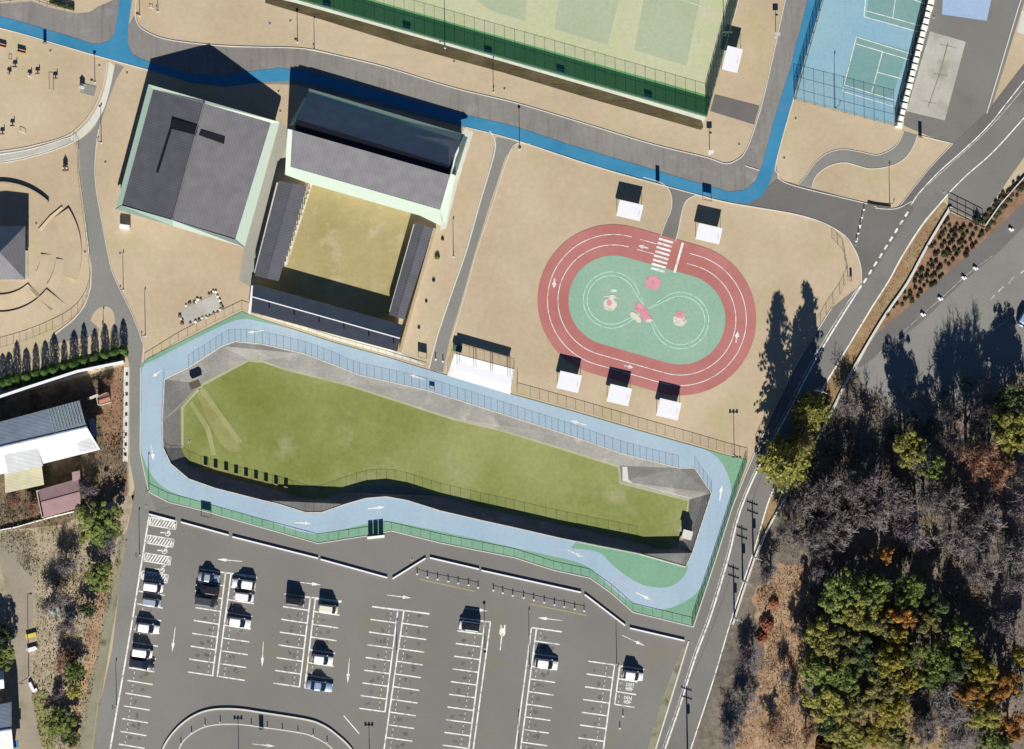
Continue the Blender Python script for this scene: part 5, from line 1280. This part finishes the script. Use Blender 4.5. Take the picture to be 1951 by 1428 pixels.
# ------------------------------------------------------------------ vegetation
def leaf_quad(mb, c, n, s, m):
    n = n.normalized(); a = n.cross(Vector((random.uniform(-1, 1), random.uniform(-1, 1), random.uniform(-1, 1))))
    if a.length < 1e-3: return
    a.normalize(); b = n.cross(a); s1 = s * random.uniform(.6, 1.2); s2 = s * random.uniform(.35, .8); i = len(mb.v)
    mb.v += [tuple(c - a * s1), tuple(c + b * s2), tuple(c + a * s1), tuple(c - b * s2)]; mb.face((i, i + 1, i + 2, i + 3), m)
def rnd_dir():
    while True:
        v = Vector((random.uniform(-1, 1), random.uniform(-1, 1), random.uniform(-1, 1)))
        if .05 < v.length < 1: return v.normalized()
def crown_round(seed, clumps, per, size, mat, flat=.8):
    """unit-radius crown, base at z=0.6, made of leafy clumps of different sizes"""
    random.seed(seed); mb = MB(); m = mb.mi(mat)
    for k in range(clumps):
        d = rnd_dir(); rr = random.uniform(.3, 1.08); c = Vector((d.x * rr, d.y * rr, abs(d.z) * rr * flat * 1.1 + random.uniform(-.25, .1)))
        r = random.uniform(.10, .31) * (1.25 - .45 * rr)
        for j in range(per):
            q = rnd_dir(); q.z = abs(q.z) * .9 - .15 if random.random() < .8 else q.z
            p = c + q * r * random.uniform(.7, 1.08); leaf_quad(mb, p, q + rnd_dir() * .7 + Vector((0, 0, .9)), size, m)
    me = mb.build('crown', fix=False); d = me.data; bpy.data.objects.remove(me); return d
def crown_cone(seed, mat, tiers=15, n=150, size=.085):
    random.seed(seed); mb = MB(); m = mb.mi(mat)
    for t in range(tiers):
        f = t / tiers; z = .12 + f * .88; R0 = (1 - f) ** .62 * random.uniform(.85, 1.1)
        nb = int(6 + 9 * (1 - f))
        for b in range(nb):
            a = random.uniform(0, 6.283); rr = R0 * random.uniform(.45, 1.25)
            for j in range(int(n * .14 + n * .2 * (1 - f))):
                u = random.random() ** .6; c = Vector((math.cos(a) * rr * u, math.sin(a) * rr * u, (z - .07 * u) * 4.4)) + rnd_dir() * .11
                leaf_quad(mb, c, rnd_dir() + Vector((0, 0, .8)), size, m)
    o = mb.build('crown', fix=False); d = o.data; bpy.data.objects.remove(o); return d
def trunk_mesh(h, r, mat, limbs=5, seed=0, spread=.5):
    random.seed(seed); mb = MB(); mb.tube((0, 0, 0), (0, 0, h * .6), r, r * .6, M[mat], 7); mb.tube((0, 0, h * .6), (0, 0, h), r * .6, r * .2, M[mat], 6)
    for k in range(limbs):
        a = random.uniform(0, 6.28); z = h * random.uniform(.4, .75); mb.tube((0, 0, z), (math.cos(a) * spread, math.sin(a) * spread, z + h * .2), r * .4, r * .12, M[mat], 5)
    o = mb.build('trunk', fix=False); d = o.data; bpy.data.objects.remove(o); return d
def bare_mesh(seed, mat, h=1.0, spread=.55, levels=5, r0=.03, dens=1.0):
    """unit-height leafless tree: limbs, branches, twigs"""
    random.seed(seed); tr = MB(); tw = MB()
    def grow(p, d, L, r, lv):
        n = 2 if lv > 2 else 1; q = p
        for i in range(n):
            d2 = (d + rnd_dir() * .14).normalized(); e = q + d2 * L / n
            (tr if lv >= levels - 1 else tw).tube(q, e, max(r, .0030), max(r * .75, .0023), M[mat], 5 if lv > 3 else 3, caps=False); q = e; d = d2; r *= .8
            if lv > 0 and i < n - 1:
                for _ in range(1):
                    dd = (d + rnd_dir() * .9).normalized(); grow(q, dd, L * .62, r * .6, lv - 1)
        if lv > 0:
            for k in range(int(random.choice((3, 4)) * dens) if lv > 2 else int((4 if lv == 2 else 5) * dens)):
                s = rnd_dir(); dd = (d * .6 + Vector((s.x, s.y, s.z * .55)) * spread * 1.9 + Vector((0, 0, .12))).normalized()
                grow(p.lerp(q, random.uniform(.35, 1)), dd, L * random.uniform(.62, .88), r * .62, lv - 1)
    grow(Vector((0, 0, 0)), Vector((0, 0, 1)), .26, r0, levels)
    # fit to unit height and unit spread
    def fin(mb, nm):
        o = mb.build(nm, fix=False); d = o.data; bpy.data.objects.remove(o); return d
    a, b = fin(tr, 'trunk'), fin(tw, 'twigs'); zs = max(v.co.z for v in b.vertices); xs = max(max(abs(v.co.x), abs(v.co.y)) for v in b.vertices)
    for me in (a, b):
        for v in me.vertices: v.co.z /= zs; v.co.x /= xs; v.co.y /= xs
    return a, b
def place_tree(kind, crown, trunk, x, y, z, sc, szc, label, cat='tree', group=None, nm='broadleaf_tree', rz=None):
    """x, y = where the crown centre (at height z) shows on the map"""
    p = W(x, y, z); e = empty(nm, (p.x, p.y, 0), random.uniform(0, 6.28) if rz is None else rz, label, cat, group)
    c = link(bpy.data.objects.new('crown', crown), e); c.location = (0, 0, szc[0]); c.scale = (sc * random.uniform(.85, 1.2), sc * random.uniform(.85, 1.2), szc[1])
    t = link(bpy.data.objects.new('trunk', trunk), e); t.scale = (szc[2], szc[2], szc[3]); return e

mats = ('leaf_green', 'leaf_yg', 'leaf_olive', 'leaf_gold', 'leaf_orange', 'leaf_dark')
CR = {(k, v): crown_round(10 + 7 * i + v, 58, 70, .066, M[k]) for i, k in enumerate(mats) for v in range(2)}
CONE = [crown_cone(5, M['leaf_olive']), crown_cone(6, M['leaf_yg'])]
TR = trunk_mesh(1, .05, 'bark', 6, 3, .35)
BARE = [bare_mesh(31, 'bark_grey'), bare_mesh(32, 'bark_purple'), bare_mesh(33, 'bark_grey'), bare_mesh(34, 'bark_rust')]
random.seed(99)
desc = {'leaf_green': 'green', 'leaf_yg': 'yellow green', 'leaf_olive': 'olive brown', 'leaf_gold': 'golden yellow', 'leaf_orange': 'orange leaved', 'leaf_dark': 'dark green'}
def broad(x, y, r, k, H, label):
    v = random.randrange(2); zc = H * .52; cr = r / 10 * 1.02
    e = place_tree(k, CR[(k, v)], TR, x, y, H * .8, cr, (zc, H * .44, H * .45, H * .75), label, 'tree', 'leafy trees of the wood', 'broadleaf_tree')
    return e
# tall conifers throwing the long shadows over the road
def conifer(x, y, r, H, k, label):
    p = W(x, y, H * .5); e = empty('conifer', (p.x, p.y, 0), random.uniform(0, 6), label, 'tree', 'tall conifers by the road')
    c = link(bpy.data.objects.new('crown', CONE[k]), e); c.scale = (r / 10, r / 10, H / 4.4)
    t = link(bpy.data.objects.new('trunk', TR), e); t.scale = (H * .35, H * .35, H * .9)
conifer(1499,886,50,20.5,1,'tall yellow green conifer at the roadside, lower of the pair with long shadows')
conifer(1550,785,40,15.5,1,'tall conifer beside the road kerb, upper of the pair with long shadows')
conifer(1530,850,30,15.5,0,'slimmer green conifer squeezed between the two tall roadside conifers')
for a in ((1735,852,34,'leaf_yg',14.5,'round yellow green tree, brightest crown in the middle of the bare wood'),(1782,893,27,'leaf_green',11,'smaller green tree touching the bright round one in the bare wood'),
          (1940,822,40,'leaf_yg',14,'large yellow green tree cut by the right edge'),(1935,760,26,'leaf_dark',12,'dark green tree above the one cut by the right edge'),
          (1612,1135,42,'leaf_green',11,'green tree at the top left corner of the leafy grove'),(1668,1128,34,'leaf_green',11,'green tree at the top of the grove, right of the corner tree'),(1732,1130,30,'leaf_green',11,'green tree at the top of the grove above the orange one'),
          (1640,1175,34,'leaf_yg',11,'yellow green tree in the second line of the grove'),(1690,1195,26,'leaf_olive',10,'olive tree in the middle of the grove, left of the orange one'),(1722,1178,24,'leaf_orange',12,'orange leaved tree near the top of the grove'),
          (1712,1212,18,'leaf_gold',11,'small golden tree just below the orange one'),(1770,1190,24,'leaf_olive',10,'olive brown tree right of the orange one'),(1790,1155,22,'leaf_dark',10,'dark green tree at the shaded north edge of the grove'),(1830,1208,28,'leaf_green',10,'bright green tree at the east corner of the grove'),
          (1565,1215,30,'leaf_yg',10,'yellow green tree on the west edge of the grove beside the leaf bank'),(1600,1240,34,'leaf_olive',10,'olive tree inside the west edge of the grove'),(1560,1280,32,'leaf_green',9,'green tree lower on the west edge of the grove'),(1612,1290,36,'leaf_green',10,'green tree south of the olive one in the grove'),
          (1655,1250,32,'leaf_dark',9,'dark tree in the centre left of the grove'),(1700,1262,32,'leaf_gold',11,'big golden tree at the centre of the grove'),(1745,1248,28,'leaf_green',10,'green tree right of the golden centre tree'),(1790,1255,32,'leaf_green',10,'green tree at the centre right of the grove'),(1775,1290,30,'leaf_green',9,'green tree above the big bare tree'),
          (1825,1275,26,'leaf_dark',9,'dark green tree right of the centre right one'),(1580,1345,34,'leaf_yg',9,'yellow green tree above the clearing'),(1640,1340,34,'leaf_olive',9,'olive tree near the clearing'),(1690,1315,34,'leaf_olive',9,'olive brown tree south of the golden centre tree'),(1700,1360,30,'leaf_gold',9,'golden tree right of the clearing'),
          (1735,1300,22,'leaf_gold',9,'small golden tree below the green right neighbour'),(1855,1248,20,'leaf_gold',9,'small golden tree alone in the east shade'),(1880,1285,26,'leaf_gold',10,'golden tree in the lower right, left of the orange pair'),(1920,1310,30,'leaf_orange',10,'orange tree in the lower right near the edge'),
          (1855,1325,28,'leaf_orange',9,'orange tree below the golden one, lower right'),(1880,1365,30,'leaf_yg',9,'yellow green tree near the bottom right'),(1935,1385,32,'leaf_orange',9,'orange tree in the bottom right corner'),(1900,1420,30,'leaf_green',9,'green tree on the bottom edge at the right'),
          (1620,1405,34,'leaf_yg',8,'yellow green tree on the bottom edge left of the clearing'),(1665,1400,26,'leaf_gold',8,'golden bush like tree on the bottom edge'),(1712,1410,28,'leaf_olive',8,'olive tree on the bottom edge'),(1690,1060,18,'leaf_orange',9,'lone orange tree in the dark hollow north of the grove'),
          (1580,1385,20,'leaf_dark',7,'dark low tree at the left foot of the grove'),(1948,1250,18,'leaf_gold',9,'golden tree clipped by the right edge above the orange ones'),
          (185,1000,42,'leaf_green',5.5,'broad green tree in the scrub below the pink shed'),(187,1098,32,'leaf_green',4.5,'round green tree beside the mossy gutter'),(140,1282,24,'leaf_green',4,'green tree beside the leaf strip, lower scrub'),(110,1378,26,'leaf_green',4,'green tree near the bottom of the scrub'),
          (163,1162,16,'leaf_dark',3.5,'small dark tree below the round green one'),(140,1318,16,'leaf_yg',3.5,'small yellow green bush tree in the lower scrub'),(5,1252,22,'leaf_green',5,'green tree on the left edge above the white sided house'),(-2,1210,20,'leaf_dark',5,'dark tree on the left edge beside the dirt track'),(132,1408,16,'leaf_dark',3,'low dark tree at the very bottom of the scrub')):
    broad(*a)
# leafless trees
def bare(x, y, r, H, v, label, nm='bare_tree'):
    p = W(x, y, H * .75); e = empty(nm, (p.x, p.y, 0), random.uniform(0, 6.28), label, 'tree', 'leafless trees of the wood')
    for nme, me in (('trunk', BARE[v][0]), ('twigs', BARE[v][1])):
        o = link(bpy.data.objects.new(nme, me), e); o.scale = (r / 10 * 1.1, r / 10 * 1.1, H)
B_ = [(1535,960,46,9,2),(1590,935,52,12,0),(1650,905,46,12,1),(1600,1010,52,10,0),(1545,1030,42,9,2),(1660,985,52,11,0),(1715,955,50,12,2),(1760,1005,52,11,1),(1815,960,48,13,0),(1825,1035,50,11,2),(1885,1000,52,12,0),(1935,1060,46,11,2),(1935,960,46,13,1),
      (1865,868,52,17,3),(1905,900,46,13,3),(1840,840,36,14,1),(1622,775,30,7,2),(1820,790,34,12,2),(1870,790,36,12,0),(1880,1090,46,10,0),(1940,1130,40,9,1),
      (1812,1335,62,9,0),(1845,1405,44,7,2),(1770,1395,40,7,0),(1570,1100,34,7,1),(1510,1010,34,8,0),(1475,1100,30,6,1),(1440,1260,34,5,1),(1420,1340,36,5,2),(1470,1385,26,4,3),(1522,1200,18,5,0),(1498,1290,18,5,2),(1515,1330,16,5,0),(1395,1400,30,5,0),(1740,870,40,12,2),
      (1775,940,40,12,2),(1930,1190,34,8,1),(1540,1400,26,5,3),(1570,1065,30,7,0)]
col = {0: 'grey', 1: 'purplish', 2: 'pale grey', 3: 'rusty brown'}
def where(x, y):
    v = 'upper' if y < 880 else 'middle' if y < 1010 else 'lower middle' if y < 1150 else 'lower' if y < 1300 else 'bottom'
    h_ = 'left edge' if x < 1560 else 'left part' if x < 1660 else 'centre' if x < 1780 else 'right part' if x < 1900 else 'right edge'
    return v + ' ' + h_
cnt = {}
for b in B_:
    k = (col[b[4]], where(b[0], b[1])); cnt[k] = cnt.get(k, 0) + 1
seen = {}
for b in B_:
    k = (col[b[4]], where(b[0], b[1])); seen[k] = seen.get(k, 0) + 1
    extra = '' if cnt[k] == 1 else (', the %s one' % (('broader', 'narrower', 'smaller')[seen[k] - 1]))
    bare(*b, '%s leafless tree in the %s of the eastern wood%s' % (k[0], k[1], extra))
for x, y, r, H, v, l in ((170,925,26,5,1,'purple twigged bare tree against the pink shed'),(100,1150,34,6,2,'pale bare tree beside the scrap pile in the scrub'),(125,1205,26,4,1,'purplish bare tree below the scrap pile'),(195,1030,30,5,1,'dark bare tree north of the round green tree'),(120,1080,30,5,0,'grey bare tree with long thin shadow in the upper scrub'),
        (60,766,18,2.0,3,'rusty bare shrub below the white boundary wall, left'),(120,748,18,2.0,3,'rusty bare shrub below the white boundary wall, middle'),(205,728,16,2.0,3,'rusty bare shrub below the white boundary wall, right'),(60,965,26,3,3,'rusty bare tree left of the pink shed, lower'),(30,950,24,3,3,'rusty bare tree left of the pink shed, near the edge'),(120,1260,30,3,3,'rusty bare tree in the lower scrub'),(115,1330,20,2.5,1,'purplish low bare tree in the lower scrub')):
    e = bare(x, y, r, H, v, l)
# cypress row and low bushes under it
random.seed(17)
def column_mesh(seed):
    random.seed(seed); mb = MB(); m = mb.mi(M['leaf_hedge'])
    for k in range(1250):
        z = random.random() ** 1.15; a0 = random.uniform(0, 6.283); rad = (.66 * (1 - z ** 5) + .06) * random.uniform(.75, 1.12) * (1 + .22 * math.sin(9 * z + seed) * math.cos(3 * a0)); a = a0
        leaf_quad(mb, Vector((math.cos(a) * rad, math.sin(a) * rad, .15 + z * 3.5)), Vector((math.cos(a), math.sin(a), .4)) + rnd_dir() * .5, .13, m)
    o = mb.build('foliage', fix=False); d = o.data; bpy.data.objects.remove(o); return d
CM = [column_mesh(1), column_mesh(2)]
for k, x in enumerate((6,18,33,51,69,87,104,123,142,161,181,201,219,236)):
    y = 729 - .265 * x + random.uniform(-1, 1); e = empty('cypress', W(x, y), random.uniform(0, 6), 'slender clipped cypress in the row north of the white boundary wall', 'tree', 'cypress row above the white wall')
    o = link(bpy.data.objects.new('crown', CM[k % 2]), e); s = random.uniform(.78, 1.18); o.scale = (random.uniform(.85, 1.3), random.uniform(.85, 1.25), s); t = link(bpy.data.objects.new('trunk', TR), e); t.scale = (1.2, 1.2, 2.6)
def bush_mesh(seed, mat, n=420, size=.14):
    random.seed(seed); mb = MB(); m = mb.mi(M[mat])
    for k in range(n):
        d = rnd_dir(); d.z = abs(d.z); p = d * (.8 + .2 * math.sin(5 * d.x + seed) * math.cos(4 * d.y)) * random.uniform(.75, 1.1); leaf_quad(mb, p, d + rnd_dir() * .7, size, m)
    o = mb.build('bush', fix=False); d = o.data; bpy.data.objects.remove(o); return d
BH = bush_mesh(1, 'leaf_bush'); BG = bush_mesh(2, 'leaf_green', 300, .17); BS = [bush_mesh(3, 'leaf_shrub', 230, .2), bush_mesh(4, 'leaf_dark', 230, .2)]; BO = bush_mesh(5, 'leaf_brown', 260, .2); BR = bush_mesh(6, 'leaf_red', 260, .2)
random.seed(18)
for k in range(17):
    x = 8 + k * 14.3; y = 741 - .265 * x + random.uniform(-3, 2)
    o = link(bpy.data.objects.new('clipped_bush', BH)); o.location = W(x, y); s = random.uniform(.62, .9); o.scale = (s * 1.1, s, s * 1.2); o.rotation_euler.z = random.uniform(0, 6)
    tag(o, 'round clipped bush in the low row between cypresses and white wall', 'bush', 'clipped bushes under the cypresses')
# shrubs in the triangular bed
def inside(p, poly):
    x, y = p; c = False; j = len(poly) - 1
    for i in range(len(poly)):
        if (poly[i][1] > y) != (poly[j][1] > y) and x < (poly[j][0] - poly[i][0]) * (y - poly[i][1]) / (poly[j][1] - poly[i][1]) + poly[i][0]: c = not c
        j = i
    return c
bed = [(1803,412),(1868,438),(1880,452),(1760,560),(1712,592),(1695,590),(1733,545),(1768,478)]
d1 = Vector((.83, .55)) * 11.5; d2 = Vector((-.62, .78)) * 10.5; o0 = Vector((1806, 416)); n = 0
for i in range(-4, 22):
    for j in range(-4, 30):
        p = o0 + d1 * i + d2 * j + Vector((random.uniform(-3, 3), random.uniform(-3, 3)))
        if inside(p, bed) and random.random() < .93:
            ob = link(bpy.data.objects.new('bed_shrub', BS[0 if random.random() < .75 else 1])); s = random.uniform(.35, .62); ob.location = W(p.x, p.y); ob.scale = (s, s, s * 1.1); ob.rotation_euler.z = random.uniform(0, 6); n += 1
            tag(ob, 'small dark shrub planted in rows in the triangular bed beside the road', 'shrub', 'shrubs in the triangular bed')
for k in range(46):
    t = k / 46; x, y = lerp((1875,440), (1951,350), t) if k % 2 else lerp((1868,428), (1945,335), t)
    ob = link(bpy.data.objects.new('hedge_shrub', BS[1] if k % 3 else BO)); s = random.uniform(.35, .7); ob.location = W(x + random.uniform(-5, 5), y + random.uniform(-5, 5)); ob.scale = (s, s, s * .9)
    tag(ob, 'dark hedge shrub in the strip running to the right edge above the east yard', 'shrub', 'hedge strip at the right edge')
for x, y, s, me, l in ((1860,420,1.0,BS[1],'dark spiky bush at the corner of the black yard fence'),(1768,470,.5,BG,'small green shrub at the west side of the triangular bed'),(1690,600,.5,BS[1],'dark shrub at the south tip of the triangular bed'),(833,490,.6,BG,'yellowish shrub beside the archery wall, upper'),
        (843,456,.35,BS[0],'thin brown shrub beside the archery wall, topmost'),(826,535,.35,BS[0],'thin brown shrub beside the archery wall, middle'),(812,575,.3,BS[0],'thin brown shrub beside the archery wall, lower'),(798,625,.3,BS[0],'thin brown shrub beside the archery wall, lowest'),
        (35,695,.01,BG,'x')):
    if s < .05: continue
    ob = link(bpy.data.objects.new('shrub', me)); ob.location = W(x, y); ob.scale = (s, s, s * 1.3); tag(ob, l, 'shrub')
# long hedge by the far left promenade
mb = MB(); m = mb.mi(M['leaf_dark']); random.seed(5)
for k in range(900):
    x, y = lerp((95,4), (142,18), random.random()); p = W(x, y + random.uniform(-3, 3), 0) + Vector((0, 0, random.uniform(.1, .9))); leaf_quad(mb, p, Vector((0, 0, 1)) + rnd_dir(), .16, m)
tag(mb.build('hedge', fix=False), 'low dark hedge on the far top left promenade edge', 'hedge')
# undergrowth and scattered leaves (uncountable)
def scatter(name, poly, n, size, mats, z=(.02, .35), up=.8, clump=None, seed=1):
    random.seed(seed); mb = MB(); ms = [mb.mi(M[k]) for k in mats]; xs = [p[0] for p in poly]; ys = [p[1] for p in poly]; k = 0
    cl = None
    if clump: cl = [(random.uniform(min(xs), max(xs)), random.uniform(min(ys), max(ys)), random.uniform(6, 22), random.choice(ms)) for _ in range(clump)]
    tries = 0
    while k < n and tries < n * 6:
        tries += 1
        if cl and random.random() < .7:
            c = random.choice(cl); x = random.gauss(c[0], c[2]); y = random.gauss(c[1], c[2]); mm = c[3]
        else: x = random.uniform(min(xs), max(xs)); y = random.uniform(min(ys), max(ys)); mm = random.choice(ms)
        if not inside((x, y), poly): continue
        p = W(x, y) + Vector((0, 0, random.uniform(*z))); leaf_quad(mb, p, Vector((0, 0, up)) + rnd_dir(), size * random.uniform(.5, 1.3), mm); k += 1
    return tag(mb.build(name, fix=False), kind='stuff', cat='undergrowth', label=None)
a = scatter('scrub_undergrowth', [(0,762),(235,700),(240,940),(200,960),(120,1000),(0,1012)], 5000, .18, ('leaf_brown','leaf_shrub','leaf_dark','leaf_brown','leaf_brown'), (.03,.7), clump=60, seed=4); a['label'] = 'tangled brown undergrowth around the workshop and sheds'
a = scatter('scrub_undergrowth', [(60,1015),(200,990),(240,1000),(226,1080),(190,1240),(155,1428),(80,1428),(60,1330),(70,1200)], 6500, .16, ('leaf_brown','leaf_olive','leaf_brown','leaf_dark','leaf_brown'), (.03,.8), clump=80, seed=5); a['label'] = 'mixed green and brown undergrowth west of the mossy gutter'
a = scatter('scrub_undergrowth', [(0,1015),(60,1010),(80,1060),(60,1100),(0,1040)], 1500, .12, ('leaf_brown','leaf_olive'), (.02,.3), clump=12, seed=6); a['label'] = 'dry weeds in the corner under the thin white kerb wall'
a = scatter('leaf_litter_scatter', [(1482,1075),(1545,1080),(1548,1180),(1530,1345),(1575,1385),(1600,1428),(1395,1428),(1430,1330),(1462,1240),(1440,1130)], 9000, .12, ('leaf_brown','leaf_shrub','leaf_brown','leaf_orange'), (.02,.3), clump=70, seed=7); a['label'] = 'fallen orange leaves and dry weeds on the bank right of the main road'
a = scatter('forest_undergrowth', [(1600,760),(1951,700),(1951,1428),(1600,1428),(1548,1200),(1500,1080),(1470,1040),(1500,960)], 20000, .2, ('leaf_shrub','leaf_brown','leaf_dark','leaf_brown'), (.02,.9), clump=160, seed=8); a['label'] = 'dark shrubby undergrowth under the eastern wood'
a = scatter('verge_weeds', [(1804,392),(1758,437),(1720,496),(1694,544),(1630,647),(1564,756),(1556,838),(1587,779),(1653,655),(1728,540),(1812,405)], 2600, .1, ('leaf_brown','leaf_shrub','leaf_olive'), (.01,.15), clump=40, seed=9); a['label'] = 'dry weeds on the brown verge between road and retaining kerb'
for x, y, s, l in ((1462,1190,1.6,'upper'),(1452,1215,1.3,'lower'),(1475,1150,1.1,'small topmost')):
    ob = link(bpy.data.objects.new('red_bush', BR)); ob.location = W(x, y); ob.scale = (s, s, s); tag(ob, 'red leaved bush at the edge of the orange bank, ' + l, 'bush')
# scrap pile and track-side items in the scrub
random.seed(8)
for i, (x, y) in enumerate(((128,1172),(136,1178),(140,1168),(133,1184),(145,1176))):
    mb = MB(); mb.box((0, 0, .25), (random.uniform(.4, .8), random.uniform(.3, .6), .5), M['white_wall'], random.random() * 3); o = mb.build('scrap_block'); o.location = W(x, y); tag(o, 'pale scrap block in the heap right of the bare tree', 'rubble', 'scrap heap in the scrub')
e = empty('water_tank', W(107, 1163), 0); tag(e, 'pale green tank standing in the scrub left of the scrap heap', 'tank')
mb = MB(); mb.tube((0, 0, 0), (0, 0, 1.6), 1.0, 1.0, M['mint_trim'], 14); mb.build('body', e); mb = MB(); mb.tube((0, 0, 1.6), (0, 0, 1.75), .35, .3, M['dark'], 10); mb.build('lid', e)
for x, y, m_, l in ((60,1211,'yellow_plastic','yellow crate on the dirt track'), (62,1237,'white','white slab crate on the dirt track below the yellow one')):
    e = empty('crate', W(x, y), R(15)); tag(e, l, 'crate'); mb = MB(); mb.box((0, 0, .5), (2.0, .8, .12), M[m_]); mb.build('lid', e); mb = MB(); mb.box((0, 0, .22), (1.8, .6, .44), M['wood']); mb.build('body', e)
e = empty('concrete_pipe', W(61, 1308), R(-65)); tag(e, 'white bent concrete block lying beside the dirt track', 'concrete block'); mb = MB(); mb.box((0, 0, .3), (1.9, .6, .6), M['white'], 0, 0, .9); mb.build('body', e); mb = MB(); mb.box((.9, .35, .25), (.5, .8, .5), M['white']); mb.build('end', e)
e = lamp_proto(9.5, 'plain', 'dark'); e.name = 'wooden_pole'; e.location = W(55, 1290); tag(e, 'tall dark pole beside the dirt track with its long thin shadow', 'pole')

# ------------------------------------------------------------------ light, sky, camera
EL, AZ = 31.0, 1.0
sd = bpy.data.lights.new('sun', 'SUN'); sd.energy = 5.0; sd.angle = R(.5); sd.color = (1, .955, .89)
so = bpy.data.objects.new('sun', sd); COL.objects.link(so)
so.rotation_euler = (R(90 - EL), 0, R(AZ))                 # shines towards +Y (north)
w = bpy.data.worlds.new('World'); S.world = w; w.use_nodes = True
nt = w.node_tree; sk = nt.nodes.new('ShaderNodeTexSky'); sk.sky_type = 'NISHITA'; sk.sun_disc = False; sk.sun_elevation = R(EL); sk.sun_rotation = R(180 - AZ); sk.altitude = 3500; sk.dust_density = 0; sk.ozone_density = 6
bg = nt.nodes['Background']; bg.inputs['Strength'].default_value = .05; nt.links.new(sk.outputs[0], bg.inputs['Color'])
cd = bpy.data.cameras.new('survey_camera'); co = bpy.data.objects.new('survey_camera', cd); COL.objects.link(co)
co.location = (0, 0, CAM_H); co.rotation_euler = (0, 0, 0); cd.sensor_width = 36; cd.lens = 36 * CAM_H / 195.1; cd.clip_end = 9000; cd.clip_start = 1
S.camera = co
S.view_settings.view_transform = 'Standard'; S.view_settings.look = 'None'; S.view_settings.gamma = 1; S.view_settings.exposure = .75
S.cycles.max_bounces = 6; S.cycles.transparent_max_bounces = 12
